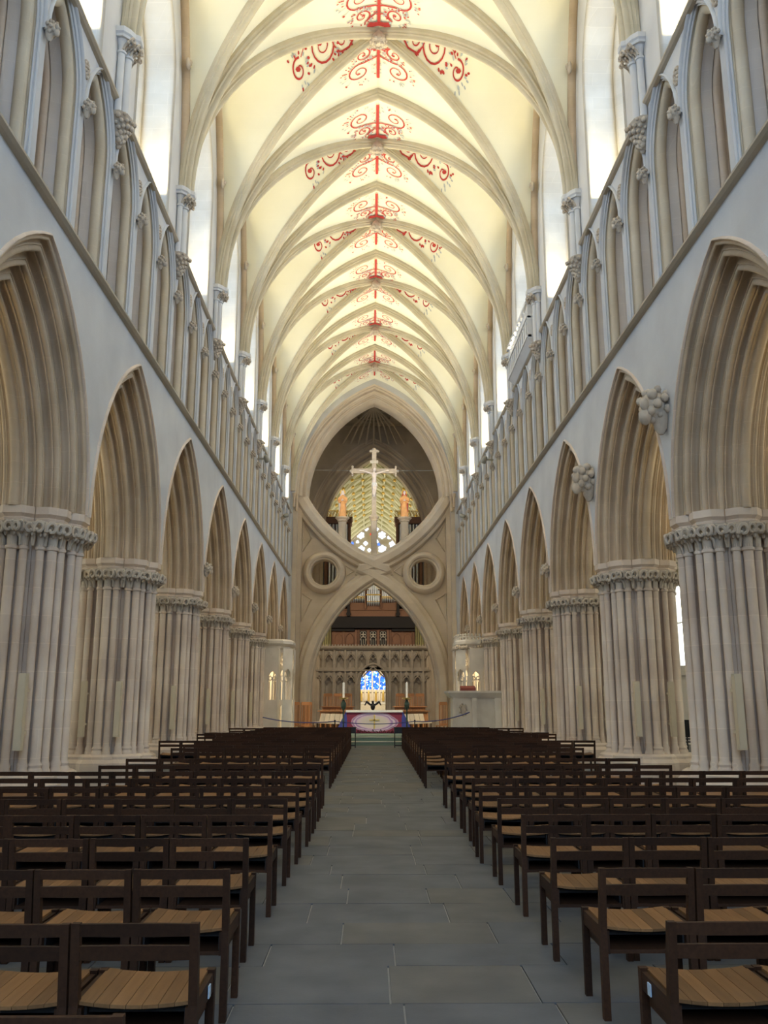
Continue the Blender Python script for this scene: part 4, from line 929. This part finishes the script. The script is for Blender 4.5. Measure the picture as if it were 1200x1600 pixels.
# ------------------------------------------------------------------ sanctuary
dais = thing('altar_dais', 'green carpeted dais of two steps under the nave altar', 'dais', (0, 0, 0))
ob('step', MB().box(-2.75, 2.75, 35.2, 49, 0, .15).mesh('step', 'green'), dais); ob('step', MB().box(-2.75, 2.75, 35.75, 49, .15, .30).mesh('step', 'green'), dais)
ob('nosing', MB().box(-2.75, 2.75, 35.17, 35.25, .13, .158).mesh('nosing', 'pale'), dais); ob('nosing', MB().box(-2.75, 2.75, 35.72, 35.8, .28, .308).mesh('nosing', 'pale'), dais)
al = thing('nave_altar', 'nave altar with swirling purple and cream frontal and white cloth', 'altar', (0, 39.6, .31))
ob('altar_body', MB().box(-1.2, 1.2, .03, .9, 0, .96).mesh('altar_body', 'oak'), al)
fr = ob('frontal', MB().box(-1.22, 1.22, -.03, .03, -.46, .46).mesh('frontal', 'frontal'), al, (0, 0, .48))
ob('frontal_cross', MB().box(-.03, .03, -.05, -.03, -.28, .32).box(-.22, .22, -.05, -.03, .06, .12).mesh('frontal_cross', 'gold'), fr)
mb = MB()
for k in range(14): mb.tube([(-1.1+.165*k, -.035, -.44), (-1.05+.165*k+random.uniform(-.06, .06), -.04, -.36+random.uniform(-.03, .06)), (-.98+.165*k, -.035, -.44)], .018, 4)
ob('frontal_thorns', mb.mesh('frontal_thorns', 'oak'), fr)
ob('altar_cloth', MB().box(-1.25, 1.25, -.08, .95, .96, .99).box(-1.25, 1.25, -.085, -.07, .90, .99).mesh('altar_cloth', 'white'), al)
for s in (-1, 1): ob('side_drape', MB().loft([[(s*1.2, -.02, .95), (s*1.25, -.02, .95), (s*1.25, .9, .95), (s*1.2, .9, .95)], [(s*1.2, -.06, 0), (s*1.72, -.06, 0), (s*1.72, .95, 0), (s*1.2, .95, 0)]]).mesh('side_drape', 'blue'), al)
mb = MB()
for s in (-1, 1):
    lab = 'on the pulpit side' if s > 0 else 'away from the pulpit'
    cs = thing('altar_candlestick', f'tall dark candlestick with white candle beside the nave altar, {lab}', 'candlestick', (s*1.36+.03, 38.6, .30), group='altar candlesticks')
    ob('base', MB().lathe([(.22, 0), (.22, .03), (.08, .08), (.05, .12)], 12).mesh('base', 'bluegreen', 40), cs)
    ob('stem', MB().lathe([(.035, .1), (.03, .5), (.06, .55), (.035, .6), (.03, 1.0), (.10, 1.12), (.11, 1.3), (.05, 1.42), (.03, 1.45)], 12).mesh('stem', 'bluegreen', 40), cs)
    ob('drip_dish', MB().lathe([(.04, 1.44), (.20, 1.50), (.21, 1.53), (.05, 1.50)], 16).mesh('drip_dish', 'gold', 40), cs)
    ob('candle', MB().lathe([(.045, 1.5), (.045, 2.17), (.012, 2.175), (.005, 2.21)], 10).mesh('candle', 'candle', 40), cs)
lc = thing('eagle_lectern', 'small black eagle lectern behind the nave altar', 'lectern', (-.05, 46.0, .3))
ob('stem', MB().lathe([(.25, 0), (.25, .05), (.06, .12), (.05, .8), (.1, .88), (.04, .95)], 10).mesh('stem', 'black', 40), lc)
ob('eagle', MB().ball((0, 0, 1.13), (.12, .14, .2), 8, 6).ball((0, -.06, 1.36), (.06, .08, .07), 8, 5).tube([(-.1, 0, 1.2), (-.32, .02, 1.36), (-.42, .02, 1.18)], [.06, .08, .03], 6).tube([(.1, 0, 1.2), (.32, .02, 1.36), (.42, .02, 1.18)], [.06, .08, .03], 6).mesh('eagle', 'black', 50), lc)
ob('aisle_runner', MB().loft([[(-.9, 47.5, .301), (.9, 47.5, .301), (.9, 47.5, .31), (-.9, 47.5, .31)], [(-.9, 41, .301), (.9, 41, .301), (.9, 41, .31), (-.9, 41, .31)]]).mesh('aisle_runner', 'blue'), None, label='purple blue carpet runner behind the nave altar', cat='carpet')
# high backed stall chairs, desks, pale seats
plat = {}
for s in (-1, 1):
    lab = 'on the pulpit side' if s > 0 else 'away from the pulpit'
    d = thing('stall_platform', f'low wooden platform under the oak stalls, {lab}', 'platform', (0, 0, .30)); ob('boards', MB().box(s*.95, s*2.72, 43.6, 48.6, 0, .14).mesh('boards', 'stall'), d)
def high_chair(x, y, z, rz, label):
    t = thing('stall_chair', label, 'chair', (x, y, z), rz, 'high backed oak stall chairs')
    for a in (-.21, .21):
        ob('back_post', hc['post'], t, (a, .22, 0)); ob('leg', hc['leg'], t, (a, -.2, 0))
    for a in (-.12, -.04, .04, .12): ob('back_slat', hc['slat'], t, (a, .22, 0))
    ob('top_rail', hc['top'], t); ob('seat', hc['seat'], t); ob('arm_rail', hc['rail'], t)
hc = {'post': MB().box(-.025, .025, -.025, .025, 0, 1.62).mesh('back_post', 'stall'), 'leg': MB().box(-.025, .025, -.025, .025, 0, .46).mesh('leg', 'stall'), 'slat': MB().box(-.024, .024, -.01, .01, .45, 1.55).mesh('back_slat', 'stall'),
      'top': MB().box(-.2, .2, .2, .245, 1.5, 1.66).mesh('top_rail', 'stall'), 'seat': MB().box(-.24, .24, -.23, .2, .44, .48).mesh('seat', 'stall'), 'rail': MB().box(-.2, .2, .2, .24, .5, .56).mesh('arm_rail', 'stall')}
for x in (-2.42, -1.9, -1.38): high_chair(x, 47.2, .44, 0, 'orange oak high backed slatted chair behind the desks away from the pulpit')
for x in (1.40, 1.92, 2.44): high_chair(x, 47.2, .44, 0, 'orange oak high backed slatted chair behind the desks on the pulpit side')
for x, y in ((-3.95, 46.4), (-3.35, 46.9), (-3.3, 44.4)): high_chair(x, y, 0, 0.5, 'orange oak high backed slatted chair next to the carved chantry')
high_chair(3.5, 46.4, 0, -.5, 'orange oak high backed slatted chair next to the pulpit')
def desk(s, x0, x1, y, z, h, label):
    t = thing('stall_desk', label, 'desk', (0, y, z)); a, b = sorted((s*x0, s*x1))
    ob('desk_top', MB().box(a-.1, b+.1, -.2, .25, h-.04, h).mesh('desk_top', 'stall'), t); ob('frame', MB().box(a, b, -.1, -.06, .08, .16).box(a, b, -.1, -.06, h-.16, h-.04).box(a, a+.06, -.12, .2, 0, h-.04).box(b-.06, b, -.12, .2, 0, h-.04).mesh('frame', 'stall'), t)
    n = int((b-a)/.13); sl = MB().box(-.04, .04, -.1, -.07, .1, h-.1).mesh('desk_slat', 'stall')
    for k in range(n): ob('desk_slat', sl, t, (a+.1+k*(b-a-.2)/(n-1), 0, 0))
for s in (-1, 1):
    lab = 'on the pulpit side' if s > 0 else 'away from the pulpit'
    desk(s, 1.05, 2.6, 45.4, .44, 1.0, f'long oak slatted choir desk, rear one {lab}')
    desk(s, 1.0, 2.6, 43.35, .30, .95, f'long oak slatted choir desk, front one {lab}')
ss_ = {'leg': MB().box(-.015, .015, -.015, .015, 0, .40).mesh('leg', 'oak'), 'seat': MB().box(-.2, .2, -.2, .2, .38, .45).mesh('seat', 'cream'), 'back': MB().loft([[(-.19, .17, .42), (.19, .17, .42), (.19, .22, .42), (-.19, .22, .42)], [(-.19, .27, .82), (.19, .27, .82), (.19, .32, .82), (-.19, .32, .82)]]).mesh('backrest', 'cream')}
for s, n in ((-1, 5), (1, 4)):
    for k in range(n):
        t = thing('cushioned_chair', 'cream cushioned low chair in front of the choir desks ' + ('on the pulpit side' if s > 0 else 'away from the pulpit'), 'chair', (s*(1.66+.25*k)+.02, 40.95+.43*k, .30), s*.95, 'cream cushioned chairs')
        for a in (-.17, .17):
            for b in (-.17, .17): ob('leg', ss_['leg'], t, (a, b, 0))
        ob('seat', ss_['seat'], t); ob('backrest', ss_['back'], t)
# pulpit
pu = thing('pulpit', 'grey white stone pulpit with heavy cornice and carved crest', 'pulpit', (.05, 36.9, 0)); pu.scale = (.88, .88, .98)
ob('plinth', MB().box(3.35, 4.75, -1.0, .9, 0, .42).box(4.7, 5.95, -.7, .9, 0, .42).mesh('plinth', 'pale'), pu)
ob('base_moulding', MB().loft([[(3.35, -1.0, .42), (4.75, -1.0, .42), (4.75, .9, .42), (3.35, .9, .42)], [(3.48, -.88, .58), (4.62, -.88, .58), (4.62, .85, .58), (3.48, .85, .58)]]).loft([[(4.6, -.72, .42), (5.95, -.72, .42), (5.95, .9, .42), (4.6, .9, .42)], [(4.6, -.6, .58), (5.82, -.6, .58), (5.82, .85, .58), (4.6, .85, .58)]]).mesh('base_moulding', 'pale'), pu)
ob('body', MB().box(3.56, 4.58, -.82, .8, .58, 1.85).box(4.55, 5.75, -.5, .8, .58, 1.85).mesh('body', 'pale'), pu)
for x, w, y in ((3.52, .14, -.9), (4.40, .22, -.9), (5.48, .30, -.62)): ob('pilaster', MB().box(x, x+w, y, y+.3, .58, 1.85).box(x-.03, x+w+.03, y-.03, y+.3, 1.72, 1.78).mesh('pilaster', 'pale'), pu)
ob('cornice', MB().loft([[(3.5, -.88, 1.85), (4.64, -.88, 1.85), (4.64, .85, 1.85), (3.5, .85, 1.85)], [(3.28, -1.08, 2.06), (4.8, -1.08, 2.06), (4.8, .95, 2.06), (3.28, .95, 2.06)], [(3.28, -1.08, 2.14), (4.8, -1.08, 2.14), (4.8, .95, 2.14), (3.28, .95, 2.14)]]).loft([[(4.5, -.6, 1.85), (5.82, -.6, 1.85), (5.82, .85, 1.85), (4.5, .85, 1.85)], [(4.5, -.8, 2.06), (6.0, -.8, 2.06), (6.0, .95, 2.06), (4.5, .95, 2.06)], [(4.5, -.8, 2.14), (6.0, -.8, 2.14), (6.0, .95, 2.14), (4.5, .95, 2.14)]]).mesh('cornice', 'pale'), pu)
mb = MB().ball((4.0, -.83, 1.38), (.14, .05, .2), 10, 6).ball((3.9, -.85, 1.52), (.07, .05, .08), 8, 5).ball((4.12, -.85, 1.5), (.07, .05, .1), 8, 5)
for k in range(7): mb.ball((4.0+.17*cos(k*.9), -.85, 1.38+.23*sin(k*.9)), .045, 6, 4)
ob('carved_crest', mb.mesh('carved_crest', 'carve', 50), pu)
bk = thing('book_cushion', 'red brown book rest on the pulpit cornice', 'book rest', (3.78, 36.25, 2.10)); ob('cushion', MB().loft([[(-.3, -.15, 0), (.3, -.15, 0), (.3, .2, 0), (-.3, .2, 0)], [(-.3, -.18, .1), (.3, -.18, .1), (.3, .2, .2), (-.3, .2, .2)]]).mesh('cushion', 'maroon'), bk)
# chantry chapels: six-sided stone cages
def chantry(side, y0, y1, top, label, crest):
    t = thing('chantry_chapel', label, 'chapel', (0, 0, 0)); X = lambda a: side*a
    xi, ch_ = 3.95, .38
    plan = [(5.4, y0-.15), (xi+ch_, y0-.15), (xi, y0+.55), (xi, y1-.55), (xi+ch_, y1), (5.4, y1)]
    def wallp(p, q, nm):
        (xa, ya), (xb, yb) = p, q; L = sqrt((xb-xa)**2+(yb-ya)**2); ux, uy = (xb-xa)/L, (yb-ya)/L; nx, ny = -uy, ux
        f = lambda u, w, z: (X(xa+ux*u+nx*w), ya+uy*u+ny*w, z)
        m_ = MB(); n = max(1, round(L/.62)); pw = L/n
        holes = [((k+.5)*pw, pw*.36, 2.75, .12, 1.75) for k in range(n)]; holes2 = [((k+.5)*pw, pw*.30, 1.25, .1, .35) for k in range(n)]
        for w in (0.0, .22):
            face_arches(m_, 0, L, 1.6, 3.2, holes, w, f, 6); face_arches(m_, 0, L, 3.2, top-.2, [(uc, pw*.36, 3.55, .1, 3.27) for uc, *_ in holes] if w == 0 else [], w, f, 6); face_arches(m_, 0, L, 0, 1.6, holes2, w, f, 6) if w == 0 else face_arches(m_, 0, L, 0, 1.6, [], w, f, 6)
        ob('tracery_wall', m_.mesh('tracery_wall', 'pale', fix=False), t)
        m_ = MB()
        for uc, hw, sp, c, b in holes:
            m_.tube([f(uc+u, -.02, z) for u, z in arch(hw, sp, c, b, 6)], .035, 5); m_.tube([f(uc, .05, b), f(uc, .05, sp-.1)], .03, 5)
            for q_ in (-1, 1): m_.tube([f(uc+q_*hw*.5+hw*.42*cos(a), .04, sp-.05+hw*.42*sin(a)) for a in [2*pi*i_/10 for i_ in range(11)]], .025, 5)
            zq = 3.55
            for q_ in range(4): m_.tube([f(uc+.1*cos(q_*pi/2)+.085*cos(a), -.02, zq+.1*sin(q_*pi/2)+.085*sin(a)) for a in [2*pi*i_/8 for i_ in range(9)]], .022, 5)
        ob('tracery', m_.mesh('tracery', 'pale', 50), t)
        for k in range(n+1): ob('mullion', MB().box(-.05, .05, -.05, .05, 0, top-.1).mesh('mullion', 'pale'), t, f(k*pw, -.03, 0), atan2(uy, side*ux))
    for p, q in zip(plan[:-1], plan[1:]): wallp(p, q, '')
    def off(d): cx, cy = 5.4, (y0+y1)/2; return [(X(min(5.42, x-d*(1 if x < 5.3 else 0))), y+d*(-1 if y < cy else 1)*.8) for x, y in plan]
    lp_ = lambda d, z: [(a, b, z) for a, b in off(d)]
    ob('cornice', MB().loft([lp_(.02, top-.25), lp_(.06, top-.18), lp_(.06, top-.12), lp_(.2, top), lp_(.2, top+.12), lp_(.12, top+.2)]).mesh('cornice', 'pale'), t)
    if crest:
        m_ = MB(); pts = off(.12)
        for (xa, ya), (xb, yb) in zip(pts[:-1], pts[1:]):
            n = max(1, int(sqrt((xb-xa)**2+(yb-ya)**2)/.16))
            for k in range(n):
                x, y = xa+(xb-xa)*(k+.5)/n, ya+(yb-ya)*(k+.5)/n; m_.tube([(x, y, top+.18), (x, y, top+.40)], .03, 4); m_.ball((x, y, top+.42), .055, 6, 4)
            m_.tube([(xa, ya, top+.32), (xb, yb, top+.32)], .03, 4)
        ob('cresting', m_.mesh('cresting', 'pale', 50), t)
        m_ = MB(); rgc = random.Random(8)
        for (xa, ya), (xb, yb) in zip(off(.2)[:-1], off(.2)[1:]):
            for k in range(10):
                tt = (k+.5)/10; m_.ball((xa+(xb-xa)*tt, ya+(yb-ya)*tt, top-.14+rgc.uniform(-.06, .06)), rgc.uniform(.05, .09), 6, 4)
        ob('foliage_frieze', m_.mesh('foliage_frieze', 'carve', 60), t)
    ob('tomb_slab', MB().box(*sorted((X(4.95), X(5.5))), y0+.6, y1-.6, 0, .8).mesh('tomb_slab', 'pale'), t)
    ld = bpy.data.lights.new('chapel_lamp', 'AREA'); ld.size = .3; ld.energy = 70; ld.color = (1, .78, .45)
    lo = ob('chapel_lamp', ld, t, (X(5.6), (y0+y1)/2, top-.35)); ob('lamp_housing', MB().box(-.2, .2, -.2, .2, .03, .1).mesh('lamp_housing', 'greycase'), t, (X(5.6), (y0+y1)/2, top-.35))
chantry(-1, 40.5, 42.7, 4.25, 'pale stone chantry chapel with traceried openings and plain cornice', False)
chantry(1, 40.5, 42.7, 4.25, 'pale stone chantry chapel with pierced cresting behind the pulpit', True)
# ropes, stands
mk = lambda a, b, sag, n=10: [(a[0]+(b[0]-a[0])*i/n, a[1]+(b[1]-a[1])*i/n, a[2]+(b[2]-a[2])*i/n-sag*4*(i/n)*(1-i/n)) for i in range(n+1)]
ob('barrier_rope', MB().tube(mk((-4.7, 38.0, 1.02), (-1.55, 35.0, .92), .12), .022, 6).mesh('barrier_rope', 'rope', 60), None, label='dark blue barrier rope from a pier to a post, away from the pulpit', cat='rope')
ob('barrier_rope', MB().tube(mk((3.8, 36.0, 1.25), (1.55, 35.0, .92), .12), .022, 6).mesh('barrier_rope', 'rope', 60), None, label='dark blue barrier rope from the pulpit to a post', cat='rope')
ob('barrier_rope', MB().tube(mk((-1.55, 35.0, .92), (1.55, 35.0, .92), .10), .018, 6).mesh('barrier_rope', 'rope', 60), None, label='dark blue barrier rope across the front of the nave altar', cat='rope')
for s in (-1, 1):
    t = thing('rope_post', 'slim dark post holding the blue rope ' + ('on the pulpit side' if s > 0 else 'away from the pulpit'), 'post', (s*1.55, 35.0, 0)); ob('pole', MB().lathe([(.02, .02), (.02, .92), (.035, .94), (.02, .98)], 8).mesh('pole', 'black', 40), t); ob('base', MB().lathe([(.15, 0), (.15, .02), (.03, .05)], 12).mesh('base', 'black', 40), t)
    t = thing('collection_stand', 'small black box stand at the aisle end ' + ('on the pulpit side' if s > 0 else 'away from the pulpit'), 'stand', (.0+s*.88, 33.6, 0))
    ob('box', MB().box(-.17, .17, -.16, .16, .52, .72).box(-.19, .19, -.18, .18, .72, .74).mesh('box', 'black'), t); ob('frame', MB().box(-.17, .17, -.15, -.12, .06, .09).box(-.17, .17, .12, .15, .06, .09).mesh('frame', 'black'), t)
    for a in (-.15, .15):
        for b in (-.13, .13): ob('leg', MB().box(-.015, .015, -.015, .015, 0, .52).mesh('leg', 'black'), t, (a, b, 0))

# ------------------------------------------------------------------ nave chairs
CW, CD, CHH = .518, .42, .768
def chair_parts():
    h = CW/2; p = []
    for s in (-1, 1):
        p.append(('back_post', MB().loft([[(s*h-s*.0, -.02, 0), (s*(h-.037), -.02, 0), (s*(h-.037), .025, 0), (s*h, .025, 0)], [(s*h, -.02, .45), (s*(h-.037), -.02, .45), (s*(h-.037), .025, .45), (s*h, .025, .45)], [(s*h, -.06, CHH), (s*(h-.035), -.06, CHH), (s*(h-.035), -.028, CHH), (s*h, -.028, CHH)]]), 'oak'))
        p.append(('front_leg', MB().box(*sorted((s*h, s*(h-.037))), CD-.04, CD, 0, .475), 'oak'))
        p.append(('side_rail', MB().box(*sorted((s*(h-.005), s*(h-.028))), .02, CD-.04, .385, .462), 'oak'))
    def rail(z0, z1, y0, y1): return MB().loft([[(-h+.02, y0, z0), (-.1, y0-.012, z0), (.1, y0-.012, z0), (h-.02, y0, z0), (h-.02, y0+.022, z0), (.1, y0+.010, z0), (-.1, y0+.010, z0), (-h+.02, y0+.022, z0)], [(-h+.02, y1, z1), (-.1, y1-.012, z1+.004), (.1, y1-.012, z1+.004), (h-.02, y1, z1), (h-.02, y1+.022, z1), (.1, y1+.010, z1+.004), (-.1, y1+.010, z1+.004), (-h+.02, y1+.022, z1)]])
    p.append(('top_rail', rail(CHH-.050, CHH-.003, -.050, -.056), 'oak')); p.append(('back_rail', rail(CHH-.142, CHH-.088, -.038, -.046), 'oak'))
    slats = []
    n = 7; w = (CW-.06)/n
    for k in range(n):
        x0 = -h+.03+k*w; zc = lambda x: .447+.022*(x/h)**2
        a, b = x0+.0012, x0+w-.0012
        slats.append(('seat_slat', MB().loft([[(a, .0, zc(a)-.014), (b, .0, zc(b)-.014), (b, .0, zc(b)), (a, .0, zc(a))], [(a, CD*.5, zc(a)-.008), (b, CD*.5, zc(b)-.008), (b, CD*.5, zc(b)+.006), (a, CD*.5, zc(a)+.006)], [(a, CD-.0, zc(a)-.004), (b, CD, zc(b)-.004), (b, CD, zc(b)+.010), (a, CD, zc(a)+.010)]]), 'seat'))
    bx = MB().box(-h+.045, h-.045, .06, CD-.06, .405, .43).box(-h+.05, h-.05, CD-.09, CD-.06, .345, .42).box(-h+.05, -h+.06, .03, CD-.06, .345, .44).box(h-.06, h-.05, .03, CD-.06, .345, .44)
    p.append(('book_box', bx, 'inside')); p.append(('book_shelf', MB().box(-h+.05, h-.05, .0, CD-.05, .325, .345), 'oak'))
    p.append(('box_side', MB().box(-h+.03, -h+.05, -.01, CD-.05, .325, .44), 'oak')); p.append(('box_side', MB().box(h-.05, h-.03, -.01, CD-.05, .325, .44), 'oak'))
    return p, slats
parts_, slats_ = chair_parts()
full = [(n, b.mesh(n, m), m) for n, b, m in parts_+slats_]
seat1 = MB()
for n, b, m in slats_: seat1.join(b)
mid_ = [(n, b.mesh(n, m), m) for n, b, m in parts_]+[('seat', seat1.mesh('seat', 'seat'), 'seat')]
def multi(items, name):
    me = bpy.data.meshes.new(name); vs, fs, mi = [], [], []; mats = ['oak', 'seat', 'inside']
    for n, b, m in items:
        o = len(vs); vs += b.v; fs += [tuple(i+o for i in f) for f in b.f]; mi += [mats.index(m)]*len(b.f)
    me.from_pydata(vs, [], fs)
    for m in mats: me.materials.append(M[m])
    me.polygons.foreach_set('material_index', mi); b = bmesh.new(); b.from_mesh(me); bmesh.ops.recalc_face_normals(b, faces=b.faces); b.to_mesh(me); b.free(); return me
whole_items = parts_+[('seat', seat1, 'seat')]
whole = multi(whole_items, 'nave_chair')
sticker_me = MB().box(-.003, .003, -.02, .02, -.025, .025).mesh('sticker', 'sticker')
PITCH = .525
rows = [2.83, 3.92, 5.10, 6.20, 7.42, 8.62, 9.72, 10.84, 11.92, 13.05, 14.6]
rx = {-1: [-.886, -.875, -.937, -.984, -.96, -.95, -.93, -.90, -.90, -.90, -.93], 1: [1.04, 1.06, 1.083, 1.04, 1.05, 1.03, .99, 1.04, 1.04, 1.02, 1.03]}
k = 0
while 17.9+1.12*k < 33.0:
    rows.append(17.9+1.12*k); rx[-1].append(-.95+.006*k); rx[1].append(.92+.004*k if k else .91); k += 1
lst = []
rc = random.Random(21)
for side in (-1, 1):
    for r_, yy in enumerate(rows):
        n = 8 if yy > 9.5 else (7 if yy > 7 else (6 if yy > 5 else 5))
        for q in range(n):
            xx_ = abs(rx[side][r_])+.25+q*PITCH
            if xx_ > 4.2 and min(abs(yy+.2-p_) for p_ in PY) < 1.5: continue
            lst.append((yy, side, r_, q, side*(abs(rx[side][r_])+.25+q*PITCH)+rc.uniform(-.001, .001), yy+rc.uniform(-.012, .012)))
lst.sort(key=lambda c: c[0])
def in_view(x, y):
    d = .9773*y; px = 579+1370*(x+.17)/d; return -120 < px < 1320
vis = [c for c in lst if in_view(c[4], c[5])]
NF, NM, NT = 26, 110, 298
far_items = MB(); farv = []
LBL = ['at the aisle end of its row', 'second from the aisle in its row', 'third from the aisle in its row', 'fourth from the aisle in its row', 'fifth from the aisle in its row', 'sixth from the aisle in its row', 'seventh from the aisle in its row', 'eighth from the aisle in its row']
for i, (yy, side, r_, q, x, y) in enumerate(vis):
    rz = rc.uniform(-.004, .004)
    if i < NT:
        sname = 'on the pulpit side' if side > 0 else 'away from the pulpit'
        pn2 = ORD[min(range(9), key=lambda j: abs(PY[8-j]-y))]; sname = 'pulpit side' if side > 0 else 'opposite pulpit'
        label = f'dark oak nave chair, {ORD[q]} from aisle, level with {pn2} pier from scissor arch, {sname}'
        grp = f'nave chairs {ORD[q]} from aisle level with {pn2} pier {sname}'
        if r_ == 1 and q == 0: label = f'dark oak nave chair with small blue white sticker on side rail, {sname}'; grp = None
        if i < NM:
            t = thing('nave_chair', label, 'chair', (x, y, 0), rz, grp)
            for n, me, m in (full if i < NF else mid_): ob(n, me, t)
            if r_ == 1 and q == 0: ob('sticker', sticker_me, t, (-side*(CW/2+.002), .25, .425), label='white and blue sticker')
        else: ob('nave_chair', whole, None, (x, y, 0), rz, None, None, label, 'chair', grp)
    else: farv.append((x, y))
if farv:
    items = []
    for n, b, m in whole_items:
        acc = MB()
        for x, y in farv: acc.join(b, lambda a, c, d, x=x, y=y: (a+x, c+y, d))
        items.append((n, acc, m))
    ob('nave_seating', multi(items, 'nave_seating'), None, kind='stuff', label='far dense rows of dark oak chairs close to the altar steps', cat='chairs')
# dark stacked chairs by the aisle wall
for k in range(4):
    t = thing('stacking_chair', 'black metal stacking chair standing in the aisle by the outer wall beyond the second pier', 'chair', (9.7+.02*(k % 2), 27.6, .09*k), 2.6, 'stacked black chairs in the aisle')
    for a in (-.2, .2):
        ob('leg', MB().tube([(a, -.2, 0), (a, -.18, .45)], .012, 6).mesh('leg', 'black'), t); ob('back_leg', MB().tube([(a, .2, 0), (a, .18, .45), (a, .26, .85)], .012, 6).mesh('back_leg', 'black'), t)
    ob('seat', MB().box(-.21, .21, -.2, .2, .44, .47).mesh('seat', 'black'), t); ob('backrest', MB().box(-.21, .21, .22, .25, .6, .85).mesh('backrest', 'black'), t)

# spotlights added to brighten the dim rood, screen and altar
for side in (-1, 1):
    sname = 'pulpit side' if side > 0 else 'opposite pulpit'
    for nm, loc, tgt, en in (('above the scissor arch eye', (side*4.6, 52.2, 10.5), (0, 61, 2.6), 620), ('high on the nave pier line', (side*4.55, 44.05, 11.0), (0, 50, 13.8), 450), ('on the wall shafts before the altar', (side*4.38, 34.05, 11.2), (0, 42.5, .8), 1500)):
        t = thing('spotlight', f'added grey spotlight {nm}, {sname}', 'lamp', loc)
        d = (Vector(tgt)-Vector(loc)).normalized()
        hb = MB().lathe([(.06, -.16), (.1, -.1), (.11, .12), (.11, .13)], 10); q_ = d.to_track_quat('Z', 'Y')
        ob('lamp_housing', hb.map(lambda a, b, c: tuple(q_ @ Vector((a, b, c)))).mesh('lamp_housing', 'greycase', 40), t)
        ob('bracket', MB().box(*sorted((0, side*.41)), -.03, .03, -.03, .03).mesh('bracket', 'greycase'), t)
        ld = bpy.data.lights.new('added_spot_lamp', 'SPOT'); ld.energy = en; ld.color = (1, .86, .66); ld.spot_size = radians(75 if en == 620 else 40); ld.spot_blend = .6; ld.shadow_soft_size = .08
        lo = ob('added_spot_lamp', ld, t, tuple(d*.16)); lo.rotation_euler = (-d).to_track_quat('Z', 'Y').to_euler()
